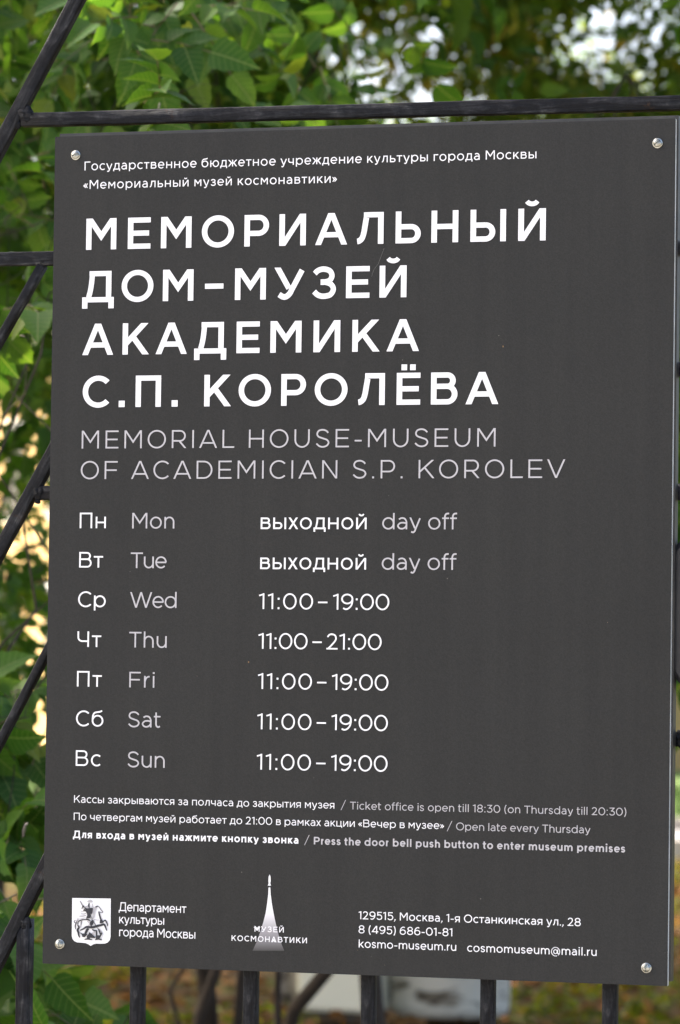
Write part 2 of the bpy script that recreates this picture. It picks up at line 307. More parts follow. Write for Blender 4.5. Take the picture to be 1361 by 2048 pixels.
GAPS = [((-0.38, 1.5, 2.308), (0.101, 0.69, 0.083)), ((-0.677, 2.5, 2.464), (0.111, 0.75, 0.091)), ((-1.123, 4.0, 2.697), (0.125, 0.84, 0.103)), ((-1.569, 5.5, 2.93), (0.14, 0.93, 0.116)), ((-2.163, 7.5, 3.24), (0.16, 1.05, 0.132)), ((-2.608, 9.0, 3.473), (0.174, 1.14, 0.145)), ((-3.203, 11.0, 3.784), (0.194, 1.26, 0.161)), ((-3.886, 13.3, 4.141), (0.217, 1.4, 0.18)), ((-4.688, 16.0, 4.561), (0.243, 1.56, 0.203)), ((-5.876, 20.0, 5.182), (0.282, 1.8, 0.236)), ((-7.065, 24.0, 5.803), (0.322, 2.04, 0.269)), ((-13.006, 44.0, 8.91), (0.518, 3.24, 0.434)), ((-14.194, 48.0, 9.531), (0.557, 3.48, 0.467)), ((-15.68, 53.0, 10.308), (0.606, 3.78, 0.508)), ((-17.759, 60.0, 11.395), (0.675, 4.2, 0.566)), ((-0.415, 1.5, 2.34), (0.07, 0.69, 0.063)), ((-0.719, 2.5, 2.501), (0.074, 0.75, 0.068)), ((-1.175, 4.0, 2.743), (0.08, 0.84, 0.075)), ((-1.631, 5.5, 2.985), (0.086, 0.93, 0.082)), ((-2.239, 7.5, 3.308), (0.093, 1.05, 0.091)), ((-2.694, 9.0, 3.55), (0.099, 1.14, 0.097)), ((-3.302, 11.0, 3.873), (0.107, 1.26, 0.107)), ((-4.001, 13.3, 4.244), (0.116, 1.4, 0.117)), ((-4.821, 16.0, 4.68), (0.126, 1.56, 0.129)), ((-6.037, 20.0, 5.325), (0.142, 1.8, 0.147)), ((-7.252, 24.0, 5.97), (0.157, 2.04, 0.165)), ((-13.329, 44.0, 9.198), (0.235, 3.24, 0.256)), ((-14.545, 48.0, 9.843), (0.251, 3.48, 0.274)), ((-16.064, 53.0, 10.65), (0.27, 3.78, 0.297)), ((-18.191, 60.0, 11.78), (0.297, 4.2, 0.329)), ((-0.343, 1.5, 2.334), (0.07, 0.69, 0.061)), ((-0.632, 2.5, 2.494), (0.074, 0.75, 0.065)), ((-1.067, 4.0, 2.734), (0.08, 0.84, 0.072)), ((-1.502, 5.5, 2.975), (0.086, 0.93, 0.078)), ((-2.081, 7.5, 3.295), (0.093, 1.05, 0.086)), ((-2.516, 9.0, 3.536), (0.099, 1.14, 0.092)), ((-3.096, 11.0, 3.856), (0.107, 1.26, 0.101)), ((-3.762, 13.3, 4.225), (0.116, 1.4, 0.11)), ((-4.545, 16.0, 4.657), (0.126, 1.56, 0.121)), ((-5.704, 20.0, 5.298), (0.142, 1.8, 0.138)), ((-6.863, 24.0, 5.939), (0.157, 2.04, 0.154)), ((-12.659, 44.0, 9.144), (0.234, 3.24, 0.237)), ((-13.818, 48.0, 9.785), (0.25, 3.48, 0.253)), ((-15.267, 53.0, 10.586), (0.269, 3.78, 0.274)), ((-17.295, 60.0, 11.708), (0.296, 4.2, 0.303)), ((-0.352, 1.5, 2.284), (0.07, 0.69, 0.067)), ((-0.644, 2.5, 2.435), (0.074, 0.75, 0.072)), ((-1.082, 4.0, 2.661), (0.08, 0.84, 0.08)), ((-1.519, 5.5, 2.887), (0.085, 0.93, 0.087)), ((-2.102, 7.5, 3.188), (0.093, 1.05, 0.098)), ((-2.54, 9.0, 3.414), (0.099, 1.14, 0.105)), ((-3.123, 11.0, 3.715), (0.107, 1.26, 0.116)), ((-3.794, 13.3, 4.062), (0.116, 1.4, 0.128)), ((-4.582, 16.0, 4.468), (0.126, 1.56, 0.141)), ((-5.748, 20.0, 5.071), (0.142, 1.8, 0.162)), ((-6.915, 24.0, 5.674), (0.157, 2.04, 0.183)), ((-12.749, 44.0, 8.686), (0.234, 3.24, 0.286)), ((-13.915, 48.0, 9.289), (0.25, 3.48, 0.306)), ((-15.374, 53.0, 10.042), (0.269, 3.78, 0.332)), ((-17.415, 60.0, 11.097), (0.296, 4.2, 0.368)), ((-0.39, 1.5, 2.275), (0.08, 0.69, 0.052)), ((-0.689, 2.5, 2.424), (0.086, 0.75, 0.054)), ((-1.138, 4.0, 2.648), (0.095, 0.84, 0.058)), ((-1.586, 5.5, 2.871), (0.103, 0.93, 0.061)), ((-2.184, 7.5, 3.169), (0.115, 1.05, 0.066)), ((-2.633, 9.0, 3.392), (0.124, 1.14, 0.069)), ((-3.231, 11.0, 3.69), (0.135, 1.26, 0.074)), ((-3.919, 13.3, 4.033), (0.149, 1.4, 0.079)), ((-4.726, 16.0, 4.435), (0.164, 1.56, 0.086)), ((-5.922, 20.0, 5.031), (0.188, 1.8, 0.095)), ((-7.118, 24.0, 5.626), (0.211, 2.04, 0.104)), ((-13.098, 44.0, 8.605), (0.327, 3.24, 0.151)), ((-14.294, 48.0, 9.201), (0.35, 3.48, 0.16)), ((-15.789, 53.0, 9.946), (0.379, 3.78, 0.172)), ((-17.882, 60.0, 10.988), (0.42, 4.2, 0.188)), ((-0.118, 1.5, 2.383), (0.088, 0.69, 0.064)), ((-0.365, 2.5, 2.553), (0.096, 0.75, 0.068)), ((-0.734, 4.0, 2.808), (0.107, 0.84, 0.075)), ((-1.104, 5.5, 3.063), (0.118, 0.93, 0.082)), ((-1.597, 7.5, 3.402), (0.133, 1.05, 0.091)), ((-1.967, 9.0, 3.657), (0.144, 1.14, 0.098)), ((-2.46, 11.0, 3.997), (0.159, 1.26, 0.108)), ((-3.027, 13.3, 4.387), (0.176, 1.4, 0.118)), ((-3.692, 16.0, 4.846), (0.196, 1.56, 0.131)), ((-4.678, 20.0, 5.525), (0.225, 1.8, 0.149)), ((-5.664, 24.0, 6.204), (0.255, 2.04, 0.167)), ((-10.593, 44.0, 9.6), (0.403, 3.24, 0.259)), ((-11.579, 48.0, 10.28), (0.433, 3.48, 0.278)), ((-12.812, 53.0, 11.129), (0.47, 3.78, 0.301)), ((-14.537, 60.0, 12.317), (0.522, 4.2, 0.333)), ((-0.081, 1.5, 2.354), (0.062, 0.69, 0.053)), ((-0.32, 2.5, 2.519), (0.064, 0.75, 0.056)), ((-0.679, 4.0, 2.765), (0.068, 0.84, 0.06)), ((-1.038, 5.5, 3.011), (0.071, 0.93, 0.063)), ((-1.517, 7.5, 3.34), (0.076, 1.05, 0.068)), ((-1.876, 9.0, 3.586), (0.079, 1.14, 0.072)), ((-2.354, 11.0, 3.914), (0.084, 1.26, 0.077)), ((-2.905, 13.3, 4.292), (0.089, 1.4, 0.083)), ((-3.551, 16.0, 4.735), (0.095, 1.56, 0.09)), ((-4.508, 20.0, 5.392), (0.104, 1.8, 0.1)), ((-5.465, 24.0, 6.049), (0.114, 2.04, 0.111)), ((-10.251, 44.0, 9.333), (0.159, 3.24, 0.162)), ((-11.208, 48.0, 9.99), (0.169, 3.48, 0.172)), ((-12.404, 53.0, 10.811), (0.18, 3.78, 0.184)), ((-14.079, 60.0, 11.961), (0.196, 4.2, 0.202)), ((-0.164, 1.5, 2.282), (0.059, 0.69, 0.06)), ((-0.42, 2.5, 2.432), (0.061, 0.75, 0.064)), ((-0.803, 4.0, 2.657), (0.064, 0.84, 0.069)), ((-1.186, 5.5, 2.882), (0.066, 0.93, 0.075)), ((-1.697, 7.5, 3.182), (0.07, 1.05, 0.083)), ((-2.08, 9.0, 3.408), (0.073, 1.14, 0.089)), ((-2.591, 11.0, 3.708), (0.076, 1.26, 0.096)), ((-3.178, 13.3, 4.053), (0.08, 1.4, 0.105)), ((-3.868, 16.0, 4.458), (0.085, 1.56, 0.115)), ((-4.889, 20.0, 5.059), (0.092, 1.8, 0.131)), ((-5.911, 24.0, 5.659), (0.099, 2.04, 0.146)), ((-11.018, 44.0, 8.662), (0.135, 3.24, 0.223)), ((-12.04, 48.0, 9.263), (0.142, 3.48, 0.238)), ((-13.317, 53.0, 10.013), (0.151, 3.78, 0.257)), ((-15.104, 60.0, 11.064), (0.164, 4.2, 0.284)), ((-0.067, 1.5, 2.301), (0.057, 0.69, 0.052)), ((-0.304, 2.5, 2.455), (0.058, 0.75, 0.054)), ((-0.659, 4.0, 2.686), (0.06, 0.84, 0.058)), ((-1.014, 5.5, 2.917), (0.062, 0.93, 0.061)), ((-1.487, 7.5, 3.225), (0.064, 1.05, 0.066)), ((-1.842, 9.0, 3.456), (0.066, 1.14, 0.069)), ((-2.315, 11.0, 3.764), (0.069, 1.26, 0.074)), ((-2.859, 13.3, 4.118), (0.072, 1.4, 0.079)), ((-3.498, 16.0, 4.534), (0.075, 1.56, 0.085)), ((-4.444, 20.0, 5.15), (0.08, 1.8, 0.094)), ((-5.391, 24.0, 5.766), (0.085, 2.04, 0.103)), ((-10.123, 44.0, 8.845), (0.111, 3.24, 0.149)), ((-11.069, 48.0, 9.461), (0.116, 3.48, 0.158)), ((-12.252, 53.0, 10.231), (0.122, 3.78, 0.17)), ((-13.908, 60.0, 11.309), (0.131, 4.2, 0.186)), ((-2.221, 4.5, 2.855), (0.003, 0.87, 0.003)), ((-2.634, 5.5, 3.02), (0.003, 0.93, 0.003)), ((-3.46, 7.5, 3.35), (0.003, 1.05, 0.011)), ((-4.08, 9.0, 3.598), (0.003, 1.14, 0.018)), ((-4.906, 11.0, 3.928), (0.003, 1.26, 0.027)), ((-5.856, 13.3, 4.308), (0.003, 1.4, 0.037)), ((-6.971, 16.0, 4.754), (0.003, 1.56, 0.05)), ((-8.624, 20.0, 5.415), (0.003, 1.8, 0.068)), ((-10.276, 24.0, 6.075), (0.003, 2.04, 0.086)), ((-1.607, 4.5, 2.86), (0.003, 0.87, 0.003)), ((-1.945, 5.5, 3.026), (0.003, 0.93, 0.003)), ((-2.621, 7.5, 3.358), (0.003, 1.05, 0.003)), ((-3.129, 9.0, 3.606), (0.003, 1.14, 0.003)), ((-3.805, 11.0, 3.938), (0.003, 1.26, 0.003)), ((-4.582, 13.3, 4.319), (0.003, 1.4, 0.003)), ((-5.495, 16.0, 4.767), (0.003, 1.56, 0.003)), ((-6.848, 20.0, 5.43), (0.003, 1.8, 0.003)), ((-8.2, 24.0, 6.094), (0.003, 2.04, 0.003)), ((-1.431, 4.5, 2.798), (0.003, 0.87, 0.003)), ((-1.748, 5.5, 2.956), (0.003, 0.93, 0.003)), ((-2.381, 7.5, 3.272), (0.003, 1.05, 0.003)), ((-2.856, 9.0, 3.51), (0.003, 1.14, 0.003)), ((-3.489, 11.0, 3.826), (0.003, 1.26, 0.003)), ((-4.218, 13.3, 4.19), (0.003, 1.4, 0.003)), ((-5.073, 16.0, 4.617), (0.003, 1.56, 0.003)), ((-6.339, 20.0, 5.249), (0.003, 1.8, 0.003)), ((-7.606, 24.0, 5.882), (0.003, 2.04, 0.003)), ((-2.194, 4.5, 1.866), (0.003, 0.87, 0.003)), ((-2.604, 5.5, 1.911), (0.003, 0.93, 0.003)), ((-3.424, 7.5, 1.999), (0.003, 1.05, 0.003)), ((-4.039, 9.0, 2.066), (0.003, 1.14, 0.003)), ((-4.859, 11.0, 2.154), (0.003, 1.26, 0.003)), ((-5.801, 13.3, 2.256), (0.003, 1.4, 0.003)), ((-6.908, 16.0, 2.376), (0.003, 1.56, 0.003)), ((-8.548, 20.0, 2.553), (0.003, 1.8, 0.003)), ((-10.187, 24.0, 2.73), (0.003, 2.04, 0.003)), ((-2.15, 4.5, 2.017), (0.003, 0.87, 0.003)), ((-2.555, 5.5, 2.08), (0.003, 0.93, 0.003)), ((-3.364, 7.5, 2.206), (0.003, 1.05, 0.003)), ((-3.971, 9.0, 2.3), (0.003, 1.14, 0.003)), ((-4.78, 11.0, 2.425), (0.003, 1.26, 0.003)), ((-5.71, 13.3, 2.57), (0.003, 1.4, 0.003)), ((-6.803, 16.0, 2.739), (0.003, 1.56, 0.003)), ((-8.421, 20.0, 2.99), (0.003, 1.8, 0.003)), ((-10.039, 24.0, 3.241), (0.003, 2.04, 0.003))]
def norm(a): return a/np.maximum(np.linalg.norm(a, axis=-1, keepdims=True), 1e-9)
def frames(pos, d, nrm, size):
    """leaf placements: base, direction, blade normal, length"""
    d = norm(d); s = norm(np.cross(d, nrm)); n = np.cross(s, d)
    return dict(p=pos, d=d, s=s, n=n, L=size)
def cat_frames(fs): return {k: np.concatenate([f[k] for f in fs]) for k in fs[0]}
def joined_leaves(name, fr, kind, mat, parent):
    V, F = TPL[kind]; n = len(fr['p']); k = len(V)
    if n == 0: return
    L = fr['L'][:, None, None]
    P = fr['p'][:, None, :] + L*(V[None, :, 0, None]*fr['s'][:, None, :] + V[None, :, 1, None]*fr['d'][:, None, :] + V[None, :, 2, None]*fr['n'][:, None, :])
    P = P.reshape(-1, 3) - np.array(parent.location)
    loops = np.concatenate([np.array(f) for f in F]); sizes = np.array([len(f) for f in F])
    allv = (loops[None, :] + (np.arange(n)*k)[:, None]).ravel(); asz = np.tile(sizes, n)
    m = bpy.data.meshes.new(name); m.vertices.add(len(P)); m.vertices.foreach_set('co', P.ravel())
    m.loops.add(len(allv)); m.loops.foreach_set('vertex_index', allv.astype(np.int32))
    m.polygons.add(len(asz)); st = np.concatenate([[0], np.cumsum(asz)[:-1]])
    m.polygons.foreach_set('loop_start', st.astype(np.int32))
    m.update(calc_edges=True); m.materials.append(mat)
    m.polygons.foreach_set('use_smooth', [True]*len(m.polygons))
    o = link(bpy.data.objects.new(name, m), parent); o['kind'] = 'stuff'; return o
CR = np.array(CAM_ROT); CP = np.array(CAM_POS)
def apparent(fr):
    """how large each leaf shows in the photograph; 0 when out of frame or behind the sign"""
    c = fr['p'] + fr['d']*fr['L'][:, None]*.5 - CP
    q = c @ CR
    dist = np.maximum(-q[:, 2], .1)
    u = q[:, 0]/dist*8168.4+680.5; v = 1024-q[:, 1]/dist*8168.4
    ok = (u > -10) & (u < 1371) & (v > -10) & (v < 2058) & ~((u > 112) & (u < 1350) & (v > 262) & (v < 1950))
    return np.where(ok, fr['L']/dist*8168.4, 0)
def put_leaves(fr, kind, mat, parent, n_parts=300, far_kind=None, min_px=14):
    a = apparent(fr); order = np.argsort(-a); pick = order[:n_parts]; pick = pick[a[pick] > min_px]
    mask = np.ones(len(a), bool); mask[pick] = False
    me = leaf_mesh(kind, mat); pl = np.array(parent.location)
    for i in pick:
        o = bpy.data.objects.new('leaf', me); COL.objects.link(o); o.parent = parent
        L = float(fr['L'][i]); R = np.stack([fr['s'][i], fr['d'][i], fr['n'][i]], 1)
        mw = Matrix(R.tolist()).to_4x4() @ Matrix.Scale(L, 4); mw.translation = Vector((fr['p'][i]-pl).tolist())
        o.matrix_basis = mw
    rest = {k: v[mask] for k, v in fr.items()}
    joined_leaves('foliage', rest, far_kind or kind, mat, parent)
def sprigs(centres, radius, n, leaf, rach=.14, pairs=2, droop=.5, up=.6, face=0.0, twigs=None, gaps=()):
    """n leafy sprigs spread through ellipsoids; each carries 2*pairs+1 leaflets"""
    C = np.array(centres, float); Rr = np.array(radius, float)
    vol = np.prod(Rr, axis=1); k = rng.choice(len(C), n, p=vol/vol.sum())
    r = norm(rng.normal(size=(n, 3)))*(rng.random((n, 1))**.38)
    o = C[k] + r*Rr[k]
    for g in (*GAPS, *gaps):                                    # openings in the crown
        gc, gr = np.array(g[0]), np.array(g[1])
        gr = gr + rach*np.array([.75, .5, .75]); keep = (((o-gc)/gr)**2).sum(1) > 1; o = o[keep]; r = r[keep]
    n = len(o)
    d = norm(r*.6 + rng.normal(size=(n, 3))*.7 + np.array([0, 0, -droop*.4]) + np.array([0, -face, 0]))
    nm = norm(np.array([0, 0, 1.])*up + rng.normal(size=(n, 3))*.5 + np.array([0, -face, 0]))
    side = norm(np.cross(d, nm)); nm = np.cross(side, d)
    out = []
    for j in range(pairs):
        t = .30 + .55*j/max(pairs-.0, 1)
        for sg in (-1, 1):
            dd = d*.55 + side*sg*.85 + rng.normal(size=(n, 3))*.16 + np.array([0, 0, -droop*.35])
            out.append(frames(o + d*rach*t, dd, nm + rng.normal(size=(n, 3))*.28, leaf*(.75+.35*rng.random(n))*(.85+.15*j)))
    out.append(frames(o + d*rach, d + rng.normal(size=(n, 3))*.15 + np.array([0, 0, -droop*.3]), nm + rng.normal(size=(n, 3))*.25, leaf*(.95+.35*rng.random(n))))
    if twigs is not None:
        for i in range(n):
            q = MB(); twigs.append(q); q.tube([tuple(o[i]), tuple(o[i]+d[i]*rach*.5+np.array([0, 0, .004])), tuple(o[i]+d[i]*rach)], [.0013, .001, .0007], 4, False)
    return cat_frames(out)
def limb(mb, a, b, r0, r1, n=8, wob=.06, seg=6):
    a, b = np.array(a, float), np.array(b, float); L = np.linalg.norm(b-a)
    pts = []
    for i in range(seg+1):
        t = i/seg; pts.append(tuple(a+(b-a)*t + rng.normal(size=3)*wob*L*math.sin(math.pi*t)*.5))
    mb.tube(pts, [r0+(r1-r0)*i/seg for i in range(seg+1)], n); return pts

def tree(name, label, cat, base, top, r0, clumps, n, leaf, mat, kind='ovate', far_kind=None, parts=300, rach=.14, pairs=2, group=None, twigs=False,
         gaps=(), bark=None, droop=.5, up=.6, face=0.0, extra_trunks=(), fixed=()):
    t = empty(name, base, label, cat, group)
    bark = bark or M['bark']
    mb = MB(); limb(mb, base, top, r0, r0*.45, 10, .05); mb.build('trunk', bark, t, True)
    for (b2, t2, rr) in extra_trunks:
        mb = MB(); limb(mb, b2, t2, rr, rr*.6, 8, .05); mb.build('trunk', bark, t, True)
    lb = MB(); b0, t0 = np.array(base, float), np.array(top, float)
    for c, rad in clumps:
        s = b0+(t0-b0)*rng.uniform(.45, 1); limb(lb, s, c, r0*.26, r0*.06, 6, .12)
        for k in range(3):
            e = np.array(c)+norm(rng.normal(size=3))*np.array(rad)*.8; limb(lb, c, e, r0*.10, r0*.02, 5, .15, 4)
    lb.build('branches', bark, t, True)['kind'] = 'stuff'
    tw = [] if twigs else None
    fr = sprigs([c for c, _ in clumps], [r for _, r in clumps], n, leaf, rach, pairs, droop, up, face, tw, gaps)
    for c, rad, k in fixed: fr = cat_frames([fr, sprigs([c], [rad], k, leaf*1.05, rach, pairs, droop, up, face, tw)])
    for q in (tw or []): q.build('twig', M['twig'], t)
    put_leaves(fr, kind, mat, t, parts, far_kind)
    return t

# ------------------------------------------------------------------ a drawn geometric sans (strokes), cap height = 1
XH = .745
def clip_y(poly, lo, hi):
    for sgn, lim in ((1, lo), (-1, hi)):
        out = []
        for i in range(len(poly)):
            a, b = poly[i], poly[(i+1) % len(poly)]
            ia, ib = (a[1]-lim)*sgn >= 0, (b[1]-lim)*sgn >= 0
            if ia: out.append(a)
            if ia != ib:
                k = (lim-a[1])/(b[1]-a[1]); out.append((a[0]+(b[0]-a[0])*k, lim))
        poly = out
        if len(poly) < 3: return []
    return poly
class Pen:
    def __init__(s, w): s.w = w; s.t = w*.90; s.polys = []
    def rect(s, x0, x1, y0, y1): s.polys.append([(x0, y0), (x1, y0), (x1, y1), (x0, y1)])
    def v(s, x, y0=0, y1=1): s.rect(x, x+s.w, y0, y1)              # vertical stroke, left edge x
    def h(s, x0, x1, y): s.rect(x0, x1, y, y+s.t)                  # horizontal stroke, lower edge y
    def d(s, x0, y0, x1, y1, lo=0, hi=1, w=None, ext=1, e0=None, e1=None):           # diagonal by centreline, cut level
        w = w or s.w*.98; dx, dy = x1-x0, y1-y0; L = math.hypot(dx, dy); ux, uy = dx/L, dy/L
        e0 = w*(ext if e0 is None else e0); e1 = w*(ext if e1 is None else e1); a = (x0-ux*e0, y0-uy*e0); b = (x1+ux*e1, y1+uy*e1); nx, ny = -uy*w/2, ux*w/2
        p = clip_y([(a[0]-nx, a[1]-ny), (b[0]-nx, b[1]-ny), (b[0]+nx, b[1]+ny), (a[0]+nx, a[1]+ny)], lo, hi)
        if p: s.polys.append(p)
    def e(s, cx, cy, rx, ry, a0=0, a1=360, w=None, t=None):        # elliptical ring by outer radii
        w = w or s.w; t = t or s.t; n = max(6, int(abs(a1-a0)/9))
        q = []
        for i in range(n+1):
            a = math.radians(a0+(a1-a0)*i/n); q.append(((cx+rx*math.cos(a), cy+ry*math.sin(a)), (cx+(rx-w)*math.cos(a), cy+(ry-t)*math.sin(a))))
        for i in range(n): s.polys.append([q[i][0], q[i+1][0], q[i+1][1], q[i][1]])
    def path(s, pts, w=None, x0=0, x1=1, y0=0, y1=1, taper=None):  # smooth stroke through points given in the unit box
        w = w or s.w*.94; h = w/2
        P = [(x0+h+(x1-x0-w)*a, y0+h+(y1-y0-w)*b) for a, b in pts]
        C = []
        for i in range(len(P)-1):
            p0, p1, p2, p3 = P[max(i-1, 0)], P[i], P[i+1], P[min(i+2, len(P)-1)]
            for k in range(5):
                t = k/5; C.append(tuple(.5*((2*p1[j])+(-p0[j]+p2[j])*t+(2*p0[j]-5*p1[j]+4*p2[j]-p3[j])*t*t+(-p0[j]+3*p1[j]-3*p2[j]+p3[j])*t**3) for j in (0, 1)))
        C.append(P[-1]); q = []
        for i in range(len(C)):
            a, b = C[max(i-1, 0)], C[min(i+1, len(C)-1)]; L = math.hypot(b[0]-a[0], b[1]-a[1]) or 1
            nx, ny = -(b[1]-a[1])/L*h, (b[0]-a[0])/L*h; q.append(((C[i][0]+nx, C[i][1]+ny), (C[i][0]-nx, C[i][1]-ny)))
        for i in range(len(q)-1): s.polys.append([q[i][1], q[i+1][1], q[i+1][0], q[i][0]])
    def bowl(s, x0, xr, y0, y1):                                   # P/B bowl opening left
        r = (y1-y0)/2; rx = min(r*1.04, (xr-x0)*.75)
        s.h(x0, xr-rx, y0); s.h(x0, xr-rx, y1-s.t); s.e(xr-rx, (y0+y1)/2, rx, r, -90, 90)
OV = .014
BREVE = [(0, 1), (.12, .45), (.32, .1), (.5, 0), (.68, .1), (.88, .45), (1, 1)]
def S_(p, W, H): p.path([(.95,.82),(.78,.94),(.50,1),(.18,.94),(.05,.76),(.16,.60),(.50,.50),(.84,.41),(.98,.24),(.82,.06),(.50,0),(.22,.05),(0,.19)], None, 0, W, -OV, H+OV)
def Z_(p, W, H): p.path([(.03,.84),(.20,.95),(.48,1),(.80,.93),(.92,.75),(.80,.58),(.52,.52),(.34,.52)], None, 0, W, -OV, H+OV); p.path([(.34,.52),(.56,.52),(.86,.44),(1,.26),(.85,.06),(.49,0),(.20,.05),(0,.18)], None, 0, W, -OV, H+OV)
def L_leg(p, x0, xt, H, y=0):                                      # curved left leg of el / de
    w = p.w; p.path([(0,0),(.22,.02),(.52,.12),(.72,.34),(.86,.66),(1,1)], w*.98, x0, xt+w, y, H-p.t*.5)
def M_(p, W, H, k):
    p.v(0,0,H); p.v(W-p.w,0,H); sl = (H-k)/(W/2); hx = p.w*.97*math.hypot(W/2, H-k)/(H-k)
    p.polys += [[(0,H),(hx,H),(W/2,H-(W/2-hx)*sl),(W/2,k)], [(W,H),(W-hx,H),(W/2,H-(W/2-hx)*sl),(W/2,k)]]
def I_(p, W, H, flip=False):
    p.v(0,0,H); p.v(W-p.w,0,H); hx = p.w*.92*math.hypot(W*.8, H)/H
    q = [(0,0),(hx,0),(W,H),(W-hx,H)]
    p.polys.append([(W-a, b) for a, b in q] if flip else q)
def ear_o(p, cx, H): p.e(cx, H/2, .405, H/2+OV)
def g(ch, w):
    """-> (polys, width, left bearing, right bearing)"""
    p = Pen(w); t = p.t; A = .10; R_ = .055; Dg = .02; x = XH
    eq = {'A':'А','B':'В','E':'Е','K':'К','M':'М','H':'Н','O':'О','P':'Р','C':'С','T':'Т','a':'а','e':'е','o':'о','p':'р','c':'с','y':'у'}
    ch = eq.get(ch, ch)
    if ch == 'М': M_(p,1.03,1,.28); return p.polys,1.03,A,A
    if ch == '\x01':
        p.v(0); p.v(.95-w)
        for k in (.58,.30): p.d(.02,k+.42,.475,k,k-w*.6,k+.5 if k<.5 else 1); p.d(.93,k+.42,.475,k,k-w*.6,k+.5 if k<.5 else 1)
        return p.polys,.95,A,A
    if ch == '\x02':
        p.d(.07,0,.5,1); p.d(.93,0,.5,1); p.d(.28,0,.5,.5,0,.55); p.d(.72,0,.5,.5,0,.55); return p.polys,1.0,Dg,Dg
    if ch in 'ЕЁF':
        W = .77; p.v(0); p.h(0,W,1-t)
        if ch=='F': p.h(0,W-.05,.45)
        else: p.h(0,W-.05,.5-t/2); p.h(0,W,0)
        if ch=='Ё': p.rect(.15,.15+w,1.08,1.08+w); p.rect(.43,.43+w,1.08,1.08+w)
        return p.polys,W,A,.06
    if ch == 'О': p.e(.54,.5,.54,.5+OV); return p.polys,1.08,R_,R_
    if ch == 'С': p.e(.53,.5,.53,.5+OV,44,316); return p.polys,.93,R_,.04
    if ch == 'Р': p.v(0); p.bowl(0,.82,.33,1); return p.polys,.82,A,.05
    if ch == 'R': p.v(0); p.bowl(0,.82,.36,1); p.d(.44,.40,.80,0,0,.42,e0=0); return p.polys,.87,A,.04
    if ch == 'В': p.v(0); p.bowl(0,.80,.485,1); p.bowl(0,.86,0,.485+t); return p.polys,.86,A,.06
    if ch == 'D': p.v(0); p.h(0,.42,0); p.h(0,.42,1-t); p.e(.42,.5,.51,.5,-90,90); return p.polys,.93,A,R_
    if ch in 'ИЙ':
        I_(p,.88,1)
        if ch=='Й': p.path(BREVE,w*.8,.20,.68,1.07,1.30)
        return p.polys,.88,A,A
    if ch == 'Н': p.v(0); p.v(.87-w); p.h(0,.87,.5-t/2); return p.polys,.87,A,A
    if ch == 'N': I_(p,.87,1,True); return p.polys,.87,A,A
    if ch == 'П': p.v(0); p.v(.86-w); p.h(0,.86,1-t); return p.polys,.86,A,A
    if ch == 'Г': p.v(0); p.h(0,.70,1-t); return p.polys,.70,A,0
    if ch == 'T' or ch == 'Т': p.h(0,.83,1-t); p.v(.415-w/2); return p.polys,.83,.03,.03
    if ch == 'L': p.v(0); p.h(0,.69,0); return p.polys,.69,A,.02
    if ch == 'I': p.v(0); return p.polys,w,A,A
    if ch == 'V': p.d(w*.52,1,.5,0); p.d(1-w*.52,1,.5,0); return p.polys,1.0,Dg,Dg
    if ch == 'W':
        for a,b in ((w*.5,.41),(.75,.41),(.75,1.09),(1.5-w*.5,1.09)): p.d(a,1,b,0)
        return p.polys,1.5,Dg,Dg
    if ch == 'U': p.v(0,.42,1); p.v(.88-w,.42,1); p.e(.44,.42,.44,.42+OV,180,360); return p.polys,.88,A,A
    if ch == 'А': W=1.05; p.d(w*.52,0,W/2,1.02); p.d(W-w*.52,0,W/2,1.02); p.h(.20,W-.20,.235); return p.polys,W,Dg,Dg
    if ch == 'К': p.v(0); p.d(w*.6,.345,.86-w*.62,1,.2,1,e0=0); p.d(.34,.58,.90-w*.62,0,0,.60,e0=0); return p.polys,.90,A,.01
    if ch == 'Л': W=.95; L_leg(p,0,.29,1); p.h(.30,W,1-t); p.v(W-w); return p.polys,W,.03,A
    if ch == 'Д':
        W=1.08; p.h(0,W,0); p.rect(0,w,-.20,.02); p.rect(W-w,W,-.20,.02); p.v(W-w-.09,0,1); p.h(.24,W-.09,1-t)
        p.path([(0,0),(.45,.28),(.78,.62),(1,1)],w*.95,.13,.24+w*1.0,t*.4,1-t*.4); return p.polys,W,.03,.04
    if ch == 'Ь': p.v(0); p.bowl(0,.82,0,.60); return p.polys,.82,A,.05
    if ch == 'Ы': p.v(0); p.bowl(0,.80,0,.60); p.v(1.14-w); return p.polys,1.14,A,A
    if ch == 'У': p.d(w*.52,1,.48,.34,.22,1,e1=0); p.path([(1,1),(.60,.30),(.50,.12),(.36,.01),(.22,0),(.06,.09)],w*.98,.02,1.0-w*.0,-OV,1.0); return p.polys,.99,Dg,Dg
    if ch == 'З': Z_(p,.81,1); return p.polys,.81,.05,.06
    if ch == 'S': S_(p,.80,1); return p.polys,.80,.05,.05
    if ch == 'Ч': p.v(.80-w); p.v(0,.62,1); p.e(.34,.62,.34,.30,180,270); p.h(.33,.80,.32); return p.polys,.80,.09,A
    if ch == 'Я': p.v(.80-w); return p.polys,.80,A,A
    # digits
    if ch == '0': p.e(.45,.5,.45,.5+OV); return p.polys,.90,R_,R_
    if ch == '1': p.v(.36-w); p.d(.36-w*.5,.94,.03,.86,.5,1,w*.85,.2); return p.polys,.36,.04,.11
    if ch == '2': p.path([(.03,.80),(.20,.95),(.48,1),(.80,.93),(.93,.74),(.84,.54),(.50,.27),(.10,0)],None,0,.72,0,1+OV); p.h(0,.74,0); return p.polys,.74,.05,.06
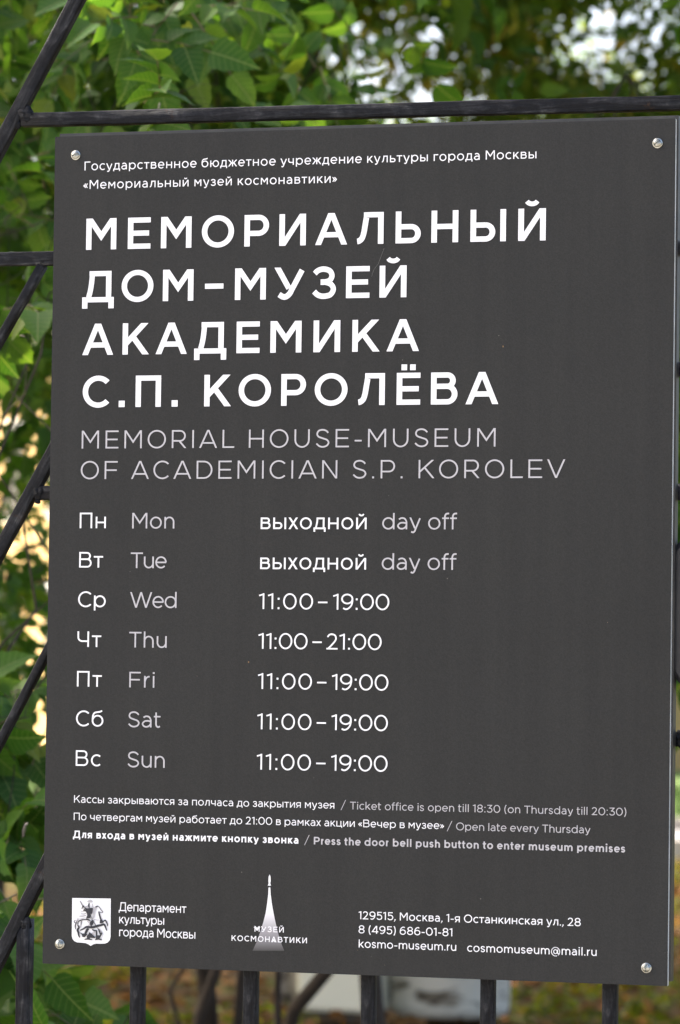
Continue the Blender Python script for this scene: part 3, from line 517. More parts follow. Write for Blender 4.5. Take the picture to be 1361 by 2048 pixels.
    if ch == '3': p.h(.06,.70,1-t); p.d(.66,.96,.34,.60,.56,1); p.path([(.30,.57),(.56,.58),(.88,.49),(1,.29),(.86,.07),(.48,0),(.20,.05),(0,.19)],None,0,.75,-OV,1); return p.polys,.75,.05,.06
    if ch == '4': p.v(.62-w*.5,0,1); p.d(.58,.98,.06,.28,.2,1); p.h(0,.84,.20); return p.polys,.84,.04,.04
    if ch == '5': p.h(.12,.70,1-t); p.rect(.10,.10+w,.50,1); p.path([(.13,.55),(.30,.62),(.55,.64),(.88,.54),(1,.32),(.86,.08),(.48,0),(.20,.05),(0,.18)],None,0,.76,-OV,1); return p.polys,.76,.05,.06
    if ch == '6': p.e(.40,.32,.40,.32+OV); p.path([(.88,.93),(.66,1),(.40,.96),(.12,.76),(.01,.50),(0,.34)],None,0,.79,-OV,1+OV); return p.polys,.80,.06,.06
    if ch == '9': p.e(.40,.68,.40,.32+OV); p.path([(.12,.07),(.34,0),(.60,.04),(.88,.24),(.99,.50),(1,.66)],None,.01,.80,-OV,1+OV); return p.polys,.80,.06,.06
    if ch == '8': p.e(.40,.74,.355,.26+OV); p.e(.40,.28,.40,.28+OV); return p.polys,.80,.06,.06
    if ch == '7': p.h(0,.74,1-t); p.d(.68,.95,.22,0); return p.polys,.74,.05,.05
    # punctuation
    if ch == '.': p.rect(0,w*1.12,0,w*1.12); return p.polys,w*1.12,.08,.08
    if ch == ',': p.rect(0.03,.03+w*1.1,0,w*1.1); p.d(.03+w*.7,w*.5,.0,-.16,-.17,w,w*.6); return p.polys,w*1.15,.06,.08
    if ch == ':': p.rect(0,w*1.12,0,w*1.12); p.rect(0,w*1.12,.60,.60+w*1.12); return p.polys,w*1.12,.10,.10
    if ch == '-': p.h(0,.40,.36-t/2); return p.polys,.40,.07,.07
    if ch == '–': p.h(0,.62,.45-t/2); return p.polys,.62,.12,.12
    if ch == '/': p.d(.02,-.12,.62,1.15,-.14,1.15,w*.85); return p.polys,.64,.0,.0
    if ch in '()':
        P = [(1,1),(.35,.80),(0,.5),(.35,.20),(1,0)]
        if ch == ')': P = [(1-a,b) for a,b in P]
        p.path(P,None,0,.30,-.20,1.10); return p.polys,.30,.07,.07
    if ch in '«»':
        for k in (0,.22):
            if ch=='«': p.d(k+.04,.36,k+.20,.58,.12,.62,w*.8); p.d(k+.04,.36,k+.20,.14,.12,.62,w*.8)
            else: p.d(k+.20,.36,k+.04,.58,.12,.62,w*.8); p.d(k+.20,.36,k+.04,.14,.12,.62,w*.8)
        return p.polys,.46,.05,.05
    if ch == '@':
        p.e(.58,.36,.58,.58,-55,290,w*.7,w*.62); p.e(.55,.36,.28,.29,0,360,w*.8,w*.72); p.rect(.80,.80+w*.75,.10,.64); p.path([(0,0),(.5,-.1),(1,.4)],w*.7,.80,1.14,.09,.35); return p.polys,1.16,.06,.06
    # lower case
    if ch == 'о': p.e(.40,x/2,.40,x/2+OV); return p.polys,.80,R_,R_
    if ch == 'с': p.e(.395,x/2,.395,x/2+OV,48,312); return p.polys,.68,R_,.03
    if ch == 'е': p.e(.385,x/2,.385,x/2+OV,0,318); p.h(.04,.74,x/2-t*.5); return p.polys,.77,R_,.045
    if ch == 'а':
        p.v(.66-w,0,x*.66); p.path([(.06,.88),(.40,1),(.78,.93),(1,.66)],None,.03,.66,0,x+OV)
        p.path([(1,.52),(.62,.58),(.24,.53),(.0,.29),(.18,.06),(.48,0),(.80,.10),(1,.32)],None,0,.66,-OV,x); return p.polys,.66,.05,.09
    if ch in 'рbdq':
        W=.81; p.e(W-.40 if ch in 'рb' else .40,x/2,.40,x/2+OV)
        if ch=='р': p.v(0,-.22,x)
        if ch=='b': p.v(0,0,1.03)
        if ch=='d': p.v(W-w,0,1.03)
        return (p.polys,W,.09,R_) if ch in 'рb' else (p.polys,W,R_,.09)
    if ch == 'б':
        p.e(.40,.365,.40,.365+OV); p.path([(0,.40),(.04,.66),(.18,.84),(.42,.90),(.72,.93),(.97,1)],None,0,.78,0,1.06); return p.polys,.80,R_,R_
    if ch == 'в': p.v(0,0,x); p.bowl(0,.62,.36,x); p.bowl(0,.67,0,.36+t*.95); return p.polys,.67,.09,.05
    if ch == 'г': p.v(0,0,x); p.h(0,.52,x-t); return p.polys,.52,.09,.0
    if ch == 'д':
        W=.82; p.h(0,W,0); p.rect(0,w,-.17,.02); p.rect(W-w,W,-.17,.02); p.v(W-w-.08,0,x); p.h(.20,W-.08,x-t)
        p.path([(0,0),(.45,.3),(.8,.65),(1,1)],w*.95,.10,.20+w,t*.4,x-t*.4); return p.polys,W,.02,.03
    if ch == 'ж':
        W=1.04; c=W/2; p.v(c-w/2,0,x)
        for s in (1,-1): p.d(c+s*.03,x*.42,c+s*(c-w*.5),x,x*.3,x,e0=0); p.d(c+s*.13,x*.58,c+s*(c-w*.5),0,0,x*.6,e0=0)
        return p.polys,W,.02,.02
    if ch == 'з': Z_(p,.62,x); return p.polys,.62,.04,.05
    if ch in 'ий':
        I_(p,.70,x)
        if ch=='й': p.path(BREVE,w*.85,.15,.55,x+.08,x+.28)
        return p.polys,.70,.09,.09
    if ch == 'к': p.v(0,0,x); p.d(w*.6,x*.34,.64-w*.6,x,x*.2,x,e0=0); p.d(.25,x*.55,.68-w*.6,0,0,x*.62,e0=0); return p.polys,.68,.09,.01
    if ch == 'k': p.v(0,0,1.03); p.d(w*.6,x*.34,.66-w*.6,x,x*.2,x,e0=0); p.d(.25,x*.55,.70-w*.6,0,0,x*.62,e0=0); return p.polys,.70,.09,.01
    if ch == 'л': W=.73; L_leg(p,0,.22,x); p.h(.22,W,x-t); p.v(W-w,0,x); return p.polys,W,.02,.09
    if ch == 'м': M_(p,.82,x,.20); return p.polys,.82,.09,.09
    if ch == 'н': p.v(0,0,x); p.v(.70-w,0,x); p.h(0,.70,x/2-t/2); return p.polys,.70,.09,.09
    if ch == 'п': p.v(0,0,x); p.v(.69-w,0,x); p.h(0,.69,x-t); return p.polys,.69,.09,.09
    if ch == 'т': p.h(0,.64,x-t); p.v(.32-w/2,0,x); return p.polys,.64,.02,.02
    if ch == 'у': p.d(w*.5,x,.365,.06,-.02,x,e1=0); p.path([(1,1),(.56,.30),(.46,.12),(.34,.02),(.20,0),(.06,.05)],w*.98,.04,.74,-.24,x); return p.polys,.74,Dg,Dg
    if ch == 'v': p.d(w*.5,x,.36,0,0,x); p.d(.72-w*.5,x,.36,0,0,x); return p.polys,.72,Dg,Dg
    if ch == 'х': p.d(w*.6,x,.66-w*.6,0,0,x); p.d(.64-w*.6,x,w*.6,0,0,x); return p.polys,.66,Dg,Dg
    if ch == 'ц': p.v(0,0,x); p.v(.68-w,0,x); p.h(0,.80,0); p.rect(.80-w*.9,.80,-.17,.02); return p.polys,.80,.09,.02
    if ch == 'ч': p.v(.66-w,0,x); p.v(0,.46,x); p.e(.28,.46,.28,.24,180,270); p.h(.27,.66,.22); return p.polys,.66,.07,.09
    if ch == 'ы': p.v(0,0,x); p.bowl(0,.62,0,.45); p.v(.88-w,0,x); return p.polys,.88,.09,.09
    if ch == 'ь': p.v(0,0,x); p.bowl(0,.64,0,.45); return p.polys,.64,.09,.04
    if ch == 'ю': p.v(0,0,x); p.h(0,.30,x/2-t/2); p.e(.66,x/2,.38,x/2+OV); return p.polys,1.04,.09,R_
    if ch == 'я':
        W=.66; p.v(W-w,0,x); r=(x-.25)/2; p.h(r*1.04,W,x-t); p.h(r*1.04,W,.25); p.e(r*1.04,.25+r,r*1.04,r,90,270); p.d(.30,.29,w*.6,0,0,.33,e0=0); return p.polys,W,.03,.09
    if ch in 'nh':
        p.v(0,0,x if ch=='n' else 1.03); p.v(.68-w,0,x*.56); p.e(.34,x*.56,.34,x*.44+OV,0,165); return p.polys,.68,.09,.08
    if ch == 'm':
        p.v(0,0,x)
        for k in (0,.50): p.v(k+.62-w,0,x*.58); p.e(k+.31,x*.58,.31,x*.42+OV,0,165)
        return p.polys,1.12,.09,.08
    if ch == 'u': p.v(.68-w,0,x); p.v(0,x*.44,x); p.e(.34,x*.44,.34,x*.44+OV,180,345); return p.polys,.68,.08,.09
    if ch == 'r': p.v(0,0,x); p.path([(0,.45),(.25,.80),(.55,.94),(1,1)],None,0,.42,0,x+OV); return p.polys,.42,.09,.0
    if ch == 's': S_(p,.58,x); return p.polys,.58,.04,.045
    if ch == 't': p.rect(.10,.10+w,.20,.96); p.h(0,.45,x-t); p.path([(0,1),(.06,.35),(.35,.02),(.7,0),(1,.14)],w,.10,.47,-OV,.40); return p.polys,.47,.02,.03
    if ch == 'f': p.rect(.12,.12+w,0,.80); p.h(0,.44,x-t); p.path([(0,.0),(.05,.55),(.35,.92),(1,1)],w,.12,.50,.62,1.05); return p.polys,.46,.02,.0
    if ch == 'i': p.v(0,0,x); p.rect(-.01,w+.01,.88,.88+w*1.05); return p.polys,w,.09,.09
    if ch == 'l': p.v(0,0,1.03); return p.polys,w,.09,.09
    raise KeyError(ch)

def text_polys(s, x0, x1, z, cap, w, sx=1.0):
    """fit the line's ink between x0 and x1 (metres on the panel) by tracking only"""
    items = []; x = 0; sp = 0
    for ch in s:
        if ch == ' ': x += .34; items.append(None); continue
        P, W, lb, rb = g(ch, w); x += lb; items.append((P, x)); x += W+rb; last = rb
    first = g(s[0], w)[2]
    nat = (x-last-first)*cap*sx; gaps = len(s)-1
    tr = ((x1-x0)-nat)/max(gaps, 1) if len(s) > 1 else 0
    out = []
    for i, it in enumerate(items):
        if it is None: continue
        P, gx = it
        for poly in P: out.append([(x0+(gx-first+a)*cap*sx+tr*i, z+b*cap) for a, b in poly])
    return out, tr/cap
FACE_Y = 0.0
def print_polys(name, polys, mat, parent, lift=.00035, label=None):
    V = []; F = []
    for k, poly in enumerate(polys):
        ar = sum(poly[i][0]*poly[(i+1) % len(poly)][1]-poly[(i+1) % len(poly)][0]*poly[i][1] for i in range(len(poly)))
        if ar < 0: poly = poly[::-1]
        y = FACE_Y-lift-(k % 150)*2e-6; n = len(V)
        V += [(a, y, b) for a, b in poly]; F.append(tuple(range(n, n+len(poly))))
    o = mesh_obj(name, V, F, mat, parent)
    if label: o['label'] = label
    return o

# ------------------------------------------------------------------ the information sign
BW = 0.61636; X0, X1, Z0, Z1 = -BW/2, BW/2, 1.22, 2.02
sign = empty('information_sign', (0, .005, 1.22), 'dark grey museum sign with white Cyrillic lettering and opening hours, screwed to the gate', 'sign')
def rounded_slab(x0, x1, y0, y1, z0, z1, r=.0012):
    pts = []
    for cx, cz, a0 in ((x1-r, z0+r, -90), (x1-r, z1-r, 0), (x0+r, z1-r, 90), (x0+r, z0+r, 180)):
        for k in range(4):
            a = math.radians(a0+30*k); pts.append((cx+r*math.cos(a), cz+r*math.sin(a)))
    n = len(pts); V = [(a, y0, b) for a, b in pts]+[(a, y1, b) for a, b in pts]
    return V, [tuple(range(n))], [tuple(range(n, 2*n))[::-1]]+[(i, i+n, (i+1) % n+n, (i+1) % n) for i in range(n)]
V, Ff, Fr = rounded_slab(X0, X1, 0, .0042, Z0, Z1)
pan = mesh_obj('panel', V, Ff+Fr, M['face'], sign); pan.data.materials.append(M['edge'])
for i, pl in enumerate(pan.data.polygons): pl.material_index = 0 if i == 0 else 1
b = MB(); b.box(X0+.003, X1+.0018, .0044, .0160, Z0+.004, Z1+.0035); b.build('backing_plate', M['backing'], sign)

TRACE = False
def line(s, a, b, cap, w, mat, sx=1.0, name='lettering'):
    polys, tr = text_polys(s, a[0], b[0], (a[1]+b[1])/2, cap, w, sx)
    if TRACE: print('tracking', s[:20], round(tr, 3))
    return print_polys(name, polys, M[mat], sign)
WH, GR = 'ink_white', 'ink_grey'
line('Государственное бюджетное учреждение культуры города Москвы', (-0.27702, 1.98698), (0.17532, 1.98592), 0.00855, 0.122, WH, 1.0)
line('«Мемориальный музей космонавтики»', (-0.27746, 1.96915), (-0.02057, 1.96758), 0.00855, 0.122, WH, 1.0)
line('МЕМОРИАЛЬНЫЙ', (-0.27421, 1.90947), (0.18506, 1.90903), 0.0302, 0.182, WH, 1.0)
line('ДОМ–МУЗЕЙ', (-0.27738, 1.85858), (0.04999, 1.85784), 0.0302, 0.182, WH, 1.0)
line('АКАДЕМИКА', (-0.27639, 1.80766), (0.06292, 1.80673), 0.0302, 0.182, WH, 1.0)
line('С.П. КОРОЛЁВА', (-0.27537, 1.75704), (0.14096, 1.75603), 0.0302, 0.182, WH, 1.0)
line('MEMORIAL HOUSE-MUSEUM', (-0.27565, 1.71732), (0.13875, 1.71614), 0.01725, 0.094, GR, 1.0)
line('OF ACADEMICIAN S.P. KOROLEV', (-0.27615, 1.68754), (0.20619, 1.68692), 0.01725, 0.094, GR, 1.0)
line('Пн', (-0.27641, 1.63985), (-0.24948, 1.6397), 0.01495, 0.112, WH, 1.0)
line('Вт', (-0.27636, 1.60186), (-0.25171, 1.60177), 0.01495, 0.112, WH, 1.0)
line('Ср', (-0.27688, 1.56375), (-0.24837, 1.56376), 0.01495, 0.112, WH, 1.0)
line('Чт', (-0.27697, 1.52528), (-0.25244, 1.52534), 0.01495, 0.112, WH, 1.0)
line('Пт', (-0.27682, 1.48704), (-0.25126, 1.48718), 0.01495, 0.112, WH, 1.0)
line('Сб', (-0.27717, 1.44887), (-0.24896, 1.44913), 0.01495, 0.112, WH, 1.0)
line('Вс', (-0.27681, 1.41069), (-0.25092, 1.41099), 0.01495, 0.112, WH, 1.0)
line('Mon', (-0.22241, 1.63969), (-0.17929, 1.63951), 0.01495, 0.104, GR, 1.0)
line('Tue', (-0.2234, 1.60156), (-0.18655, 1.60148), 0.01495, 0.104, GR, 1.0)
line('Wed', (-0.22337, 1.56342), (-0.1759, 1.56352), 0.01495, 0.104, GR, 1.0)
line('Thu', (-0.22369, 1.5252), (-0.18539, 1.52536), 0.01495, 0.104, GR, 1.0)
line('Fri', (-0.22299, 1.48693), (-0.19739, 1.48703), 0.01495, 0.104, GR, 1.0)
line('Sat', (-0.22362, 1.44877), (-0.19028, 1.44907), 0.01495, 0.104, GR, 1.0)
line('Sun', (-0.22358, 1.41031), (-0.18558, 1.4108), 0.01495, 0.104, GR, 1.0)
line('выходной', (-0.09199, 1.63916), (0.01353, 1.63922), 0.01475, 0.118, WH, 1.0)
line('выходной', (-0.09195, 1.60099), (0.01353, 1.60118), 0.01475, 0.118, WH, 1.0)
line('day off', (0.02898, 1.6392), (0.10234, 1.63912), 0.01495, 0.104, GR, 1.0)
line('day off', (0.02897, 1.60116), (0.10231, 1.6012), 0.01495, 0.104, GR, 1.0)
line('11:00', (-0.09272, 1.56317), (-0.03857, 1.56312), 0.01495, 0.108, WH, 1.0)
line('–', (-0.03355, 1.56312), (-0.0244, 1.56311), 0.01495, 0.108, WH, 1.0)
line('19:00', (-0.01879, 1.5631), (0.03695, 1.56305), 0.01495, 0.108, WH, 1.0)
line('11:00', (-0.09283, 1.52535), (-0.04354, 1.5254), 0.01495, 0.108, WH, 1.0)
line('–', (-0.03871, 1.5254), (-0.02936, 1.52541), 0.01495, 0.108, WH, 1.0)
line('21:00', (-0.02469, 1.52541), (0.0298, 1.52547), 0.01495, 0.108, WH, 1.0)
line('11:00', (-0.09274, 1.48727), (-0.03864, 1.48731), 0.01495, 0.108, WH, 1.0)
line('–', (-0.03351, 1.48731), (-0.02452, 1.48732), 0.01495, 0.108, WH, 1.0)
line('19:00', (-0.01892, 1.48732), (0.03698, 1.48736), 0.01495, 0.108, WH, 1.0)
line('11:00', (-0.09285, 1.44894), (-0.03861, 1.44914), 0.01495, 0.108, WH, 1.0)
line('–', (-0.03344, 1.44916), (-0.02446, 1.44919), 0.01495, 0.108, WH, 1.0)
line('19:00', (-0.01885, 1.44921), (0.03697, 1.44942), 0.01495, 0.108, WH, 1.0)
line('11:00', (-0.0928, 1.41064), (-0.03859, 1.41093), 0.01495, 0.108, WH, 1.0)
line('–', (-0.03342, 1.41095), (-0.02444, 1.411), 0.01495, 0.108, WH, 1.0)
line('19:00', (-0.01869, 1.41103), (0.03716, 1.41132), 0.01495, 0.108, WH, 1.0)
line('Кассы закрываются за полчаса до закрытия музея', (-0.27793, 1.3752), (-0.01484, 1.37565), 0.0071, 0.118, WH, 1.0)
line('/', (-0.0084, 1.37518), (-0.00277, 1.37521), 0.0075, 0.09, GR, 1.0)
line('Ticket office is open till 18:30 (on Thursday till 20:30)', (0.00064, 1.37538), (0.26783, 1.37497), 0.0071, 0.115, GR, 1.0)
line('По четвергам музей работает до 21:00 в рамках акции «Вечер в музее»', (-0.27798, 1.35891), (0.09268, 1.35848), 0.0071, 0.118, WH, 1.0)
line('/', (0.096, 1.35786), (0.10125, 1.35789), 0.0075, 0.09, GR, 1.0)
line('Open late every Thursday', (0.1048, 1.35784), (0.23393, 1.35823), 0.0071, 0.115, GR, 1.0)
line('Для входа в музей нажмите кнопку звонка', (-0.27851, 1.34123), (-0.05008, 1.34179), 0.0071, 0.2, WH, 1.0)
line('/', (-0.04405, 1.34142), (-0.03844, 1.34147), 0.0075, 0.09, GR, 1.0)
line('Press the door bell push button to enter museum premises', (-0.03471, 1.34165), (0.26714, 1.341), 0.0071, 0.195, GR, 1.0)
line('Департамент', (-0.23031, 1.27261), (-0.16157, 1.27308), 0.0084, 0.125, WH, 0.86)
line('культуры', (-0.22971, 1.26088), (-0.1839, 1.26109), 0.0084, 0.125, WH, 0.86)
line('города Москвы', (-0.22952, 1.2488), (-0.15215, 1.24868), 0.0084, 0.125, WH, 0.86)
line('\x01УЗЕЙ', (-0.09267, 1.25747), (-0.06345, 1.25735), 0.00525, 0.165, WH, 1.0)
line('КОСМОН\x02ВТИКИ', (-0.11561, 1.24805), (-0.04029, 1.24796), 0.00525, 0.165, WH, 1.0)
line('129515, Москва, 1-я Останкинская ул., 28', (0.01043, 1.2726), (0.22566, 1.27203), 0.00742, 0.13, WH, 1.0)
line('8 (495) 686-01-81', (0.0106, 1.25915), (0.1023, 1.2591), 0.00742, 0.13, WH, 1.0)
line('kosmo-museum.ru', (0.01093, 1.24567), (0.10629, 1.24574), 0.00742, 0.13, WH, 1.0)
line('cosmomuseum@mail.ru', (0.11687, 1.24534), (0.24102, 1.24549), 0.00742, 0.13, WH, 1.0)

# city arms: a white shield with a black engraving of a rider, lance and beast
EX = lambda q: (-0.281054422+3.3958e-05*q[0]+5.1e-07*q[1], 1.288939466+1.036e-06*q[0]+-3.1638e-05*q[1])
def stroke(pts, w, k=.000052):
    p = Pen(.1); P = [EX(q) for q in pts]; w = w*k; out = []
    C = []
    for i in range(len(P)-1):
        p0, p1, p2, p3 = P[max(i-1, 0)], P[i], P[i+1], P[min(i+2, len(P)-1)]
        for q in range(4):
            t = q/4; C.append(tuple(.5*((2*p1[j])+(-p0[j]+p2[j])*t+(2*p0[j]-5*p1[j]+4*p2[j]-p3[j])*t*t+(-p0[j]+3*p1[j]-3*p2[j]+p3[j])*t**3) for j in (0, 1)))
    C.append(P[-1]); n = len(C); q = []
    for i in range(n):
        a, b = C[max(i-1, 0)], C[min(i+1, n-1)]; L = math.hypot(b[0]-a[0], b[1]-a[1]) or 1
        h = w/2*(.45+.55*math.sin(math.pi*min(max((i+.6)/(n+.2), 0), 1)))
        q.append(((C[i][0]-(b[1]-a[1])/L*h, C[i][1]+(b[0]-a[0])/L*h), (C[i][0]+(b[1]-a[1])/L*h, C[i][1]-(b[0]-a[0])/L*h)))
    return [[q[i][1], q[i+1][1], q[i+1][0], q[i][0]] for i in range(n-1)]
shield = [(78,165),(1245,185),(1238,1340),(1215,1440),(1150,1510),(1080,1540),(960,1548),(800,1545),(720,1565),(640,1615),(565,1565),(480,1530),(330,1515),(230,1510),(140,1470),(85,1400),(65,1310)]
arms = print_polys('shield', [[EX(q) for q in shield]], M[WH], sign, .0003, 'white shield with a black engraving of a mounted lancer')
def fill(*polys): return [[EX(q) for q in p] for p in polys]
greys = []
for pts, w in [([(545,285),(600,262),(650,255),(690,290)],50), ([(480,440),(560,420),(600,470),(520,480)],40), ([(340,640),(430,650),(520,620)],18),
        ([(290,715),(400,712),(500,690)],24), ([(330,590),(420,570),(500,560)],14), ([(280,800),(380,790),(480,760)],12), ([(860,410),(800,440),(760,540),(735,700),(715,790)],42),
        ([(740,810),(820,830),(900,830)],14), ([(540,860),(620,900),(630,990),(560,1010)],60), ([(380,860),(350,950),(340,1060)],26), ([(700,620),(720,520),(740,430)],40),
        ([(200,960),(240,870),(260,780)],40), ([(760,1180),(700,1260),(640,1280)],50), ([(690,340),(700,400),(680,450)],20), ([(900,1110),(960,1180),(990,1240)],30)]: greys += stroke(pts, w)
print_polys('engraving', greys, M["ink_mid"], arms, .0007)
dk = []
for pts, w in [([(600,320),(590,380),(600,450)],30), ([(250,985),(270,890),(330,845),(430,820),(540,825),(640,850)],20), ([(380,855),(358,900),(360,980)],14),
        ([(330,1145),(430,1095),(520,1040),(640,1050),(720,1050),(850,1010),(960,985),(1050,965),(1095,1040),(1130,1150)],44), ([(1000,920),(1060,850),(1100,850),(1150,950),(1155,1020)],26),
        ([(890,570),(915,680),(950,790),(990,900)],32), ([(840,400),(900,430),(945,500),(1010,580),(980,610),(885,570)],14), ([(690,850),(650,900),(655,970),(705,1070)],30),
        ([(715,830),(705,900),(690,980)],44), ([(200,830),(155,860),(160,905),(215,900),(235,840)],14), ([(210,900),(180,1000),(190,1110)],22), ([(250,985),(292,1050),(250,1130),(275,1210),(285,1280),(315,1360)],44),
        ([(560,1080),(520,1170),(480,1240)],52), ([(600,1090),(540,1150)],24), ([(460,1420),(560,1405),(690,1425)],26), ([(780,1430),(880,1405),(985,1428)],26), ([(880,1090),(915,1180),(950,1280)],30),
        ([(690,1110),(760,1150),(840,1150)],26), ([(380,500),(420,400),(460,450)],22), ([(320,245),(380,350),(430,450)],16), ([(430,450),(560,650),(690,830)],12), ([(470,430),(600,630),(720,830)],9), ([(700,470),(690,560),(670,660)],22),
        ([(720,850),(800,990),(870,1100)],14), ([(790,440),(860,420)],18)]: dk += stroke(pts, w)
dk += fill([(450,440),(540,480),(600,470),(690,460),(715,475),(690,560),(700,600),(650,640),(660,700),(640,770),(560,780),(500,800),(545,690),(530,600),(490,520)], [(410,550),(450,500),(500,560)],
        [(500,805),(560,790),(650,835),(640,855),(560,835)], [(945,750),(990,820),(1030,865),(990,930),(915,930),(930,840)], [(310,1205),(400,1240),(520,1225),(545,1270),(470,1350),(400,1345),(380,1275)],
        [(600,1195),(660,1230),(760,1320),(800,1340),(770,1380),(640,1365),(600,1425),(540,1420),(530,1310),(590,1250)], [(800,1150),(850,1155),(850,1290),(930,1290),(975,1195),(1005,1240),(930,1370),(870,1425),(800,1420)])
print_polys('rider_engraving', dk, M["ink_dark"], arms, .0011)

# museum logo: rocket on its flaring trail, print fading towards the bottom
RX = lambda q: (-0.128530389+7.3386e-05*q[0]+9.78e-07*q[1], 1.31449994+2.19e-06*q[0]+-6.9342e-05*q[1])
print_polys('rocket_print', [[RX(q) for q in [(683,60),(695,90),(698,150),(692,180),(703,218),(690,208),(683,222),(676,208),(658,218),(670,180),(666,150),(670,90)]]], M[WH], sign, .0004)
def trail():
    L = [(668,238),(664,330),(650,450),(630,580),(600,700),(560,830),(510,970),(450,1100)]; R = [(692,238),(697,330),(712,450),(735,580),(760,700),(790,830),(830,970),(882,1100)]
    V = []; F = []
    for (a, b) in zip(L, R):
        for q in (a, b):
            x, z = RX(q); V.append((x, -.00030, z))
    F = [(2*i, 2*i+2, 2*i+3, 2*i+1) for i in range(len(L)-1)]
    o = mesh_obj('trail_print', V, F, None, sign)
    at = o.data.attributes.new('ink', 'FLOAT', 'POINT')
    val = [1, 1, 1, .93, .72, .5, .27, .02]
    at.data.foreach_set('value', [v for v in val for _ in (0, 1)])
    m, n, out = material('fading_print'); p = node(n, 'ShaderNodeBsdfPrincipled', i_Roughness=.5)
    a = node(n, 'ShaderNodeAttribute', attribute_name='ink'); r = ramp(n, [(0, (.029, .029, .028)), (.5, (.30, .29, .31)), (1, (.80, .80, .82))])
    n.links.new(a.outputs['Fac'], r.inputs[0]); n.links.new(r.outputs[0], p.inputs['Base Color']); n.links.new(p.outputs[0], out.inputs[0]); o.data.materials.append(m)
trail()

# screws: pan heads with a slot on a thin washer flange
def screw(x, z, ang, name='screw'):
    V = []; F = []; N = 26; R = .0037
    for i in range(N):
        for j in range(N):
            u, v = (i/(N-1)*2-1), (j/(N-1)*2-1)
            a = u*math.sqrt(1-v*v/2); b = v*math.sqrt(1-u*u/2); r = math.hypot(a, b)
            h = .0024*math.sqrt(max(0, 1-(r*.93)**2))**.8
            ca, sa = math.cos(ang), math.sin(ang); d = abs(-a*sa+b*ca)
            if d < .19 and r < .93: h -= .0019
            V.append((x+a*R, -.0009-h, z+b*R))
    for i in range(N-1):
        for j in range(N-1): F.append((i*N+j, (i+1)*N+j, (i+1)*N+j+1, i*N+j+1))
    o = mesh_obj(name, V, F, M['zinc'], sign, True)
    wv = MB(); n = 28
    prof = [(R*.9, -.0013), (.0046, -.0012), (.0050, -.0008), (.0050, .0000)]
    for (r, y) in prof: wv.V += [(x+r*math.cos(2*math.pi*k/n), y, z+r*math.sin(2*math.pi*k/n)) for k in range(n)]
    for q in range(3):
        for k in range(n): wv.F.append((q*n+k, q*n+(k+1) % n, (q+1)*n+(k+1) % n, (q+1)*n+k))
    w = wv.build('washer', M['zinc'], o, True)
    return o
screw(-0.28624, 2.00152, 0.35)
screw(0.2913, 1.99745, 0.6)
screw(-0.2903, 1.23916, 1.5)
screw(0.28832, 1.23592, 1.45)

# specks of grit and a hair scratch on the face
for (x, z, a, b) in [(0.14513, 1.81046, 0.0006, 0.0013), (-0.10224, 1.51266, 0.0008, 0.001), (0.2483, 1.55317, 0.0003, 0.0004), (0.00992, 1.24334, 0.0004, 0.0004), (0.03663, 1.23019, 0.0003, 0.0003), (-0.15401, 1.49872, 0.0004, 0.0003)]:
    gm = MB(); gm.V = [(x-a, -.0004, z), (x+a*.3, -.0012, z-b), (x+a, -.0004, z+b*.2), (x, -.0014, z+b)]; gm.F = [(0, 1, 2, 3)]
    gm.build('grit_speck', M['debris'], sign)
scr = [(0.02749, 1.90521), (0.02414, 1.89626), (0.02175, 1.89014), (0.01737, 1.88453), (0.01547, 1.87839)]
print_polys('scratch', [[(a[0]-.00012, a[1]), (a[0]+.00012, a[1]), (b_[0]+.00012, b_[1]), (b_[0]-.00012, b_[1])] for a, b_ in zip(scr, scr[1:])], simple('scratch_grey', (.16, .16, .15), .5), sign, .00030)

# ------------------------------------------------------------------ the gate
gate = empty('metal_gate', (-.2, .024, .12), 'black painted welded gate with slanting bars and square pickets behind the sign', 'gate')
GY = .0180
def bar(name, a, b, w, depth=.011, y=GY, r=.0012, over=0.0):
    """square bar with softly rounded brush painted edges; a, b = (x, z) ends of the front face's centre line"""
    a = Vector((a[0], 0, a[1])); b = Vector((b[0], 0, b[1])); d = (b-a).normalized(); a = a-d*over; b = b+d*over; L = (b-a).length
    s = Vector((d.z, 0, -d.x)); nseg = max(2, int(L/.035)); prof = []
    h = w/2
    for cx, cy, a0 in ((h-r, r, -90), (h-r, depth-r, 0), (-h+r, depth-r, 90), (-h+r, r, 180)):
        for k in range(3):
            t = math.radians(a0+45*k); prof.append((cx+r*math.cos(t), cy+r*math.sin(t)))
    n = len(prof); V = []; F = []
    for i in range(nseg+1):
        for (u, v) in prof:
            jit = random.uniform(-.00035, .00035)
            V.append(tuple(Vector((L*i/nseg, u+jit, v+jit*.5))))
    for i in range(nseg):
        for k in range(n): F.append((i*n+k, (i+1)*n+k, (i+1)*n+(k+1) % n, i*n+(k+1) % n))
    F.append(tuple(range(n))); F.append(tuple(range(nseg*n, nseg*n+n))[::-1])
    me = bpy.data.meshes.new(name); me.from_pydata(V, [], F); me.update(); me.materials.append(M['bar'])
    me.polygons.foreach_set('use_smooth', [len(f.vertices) == 4 for f in me.polygons])
    o = link(bpy.data.objects.new(name, me), gate)
    # local x along the bar, local y across it, local z into the depth
    R = Matrix((d, s, Vector((0, 1, 0)))).transposed()
    o.matrix_basis = Matrix.Translation(Vector((a.x, y, a.z))-gate.location) @ R.to_4x4()
    return o
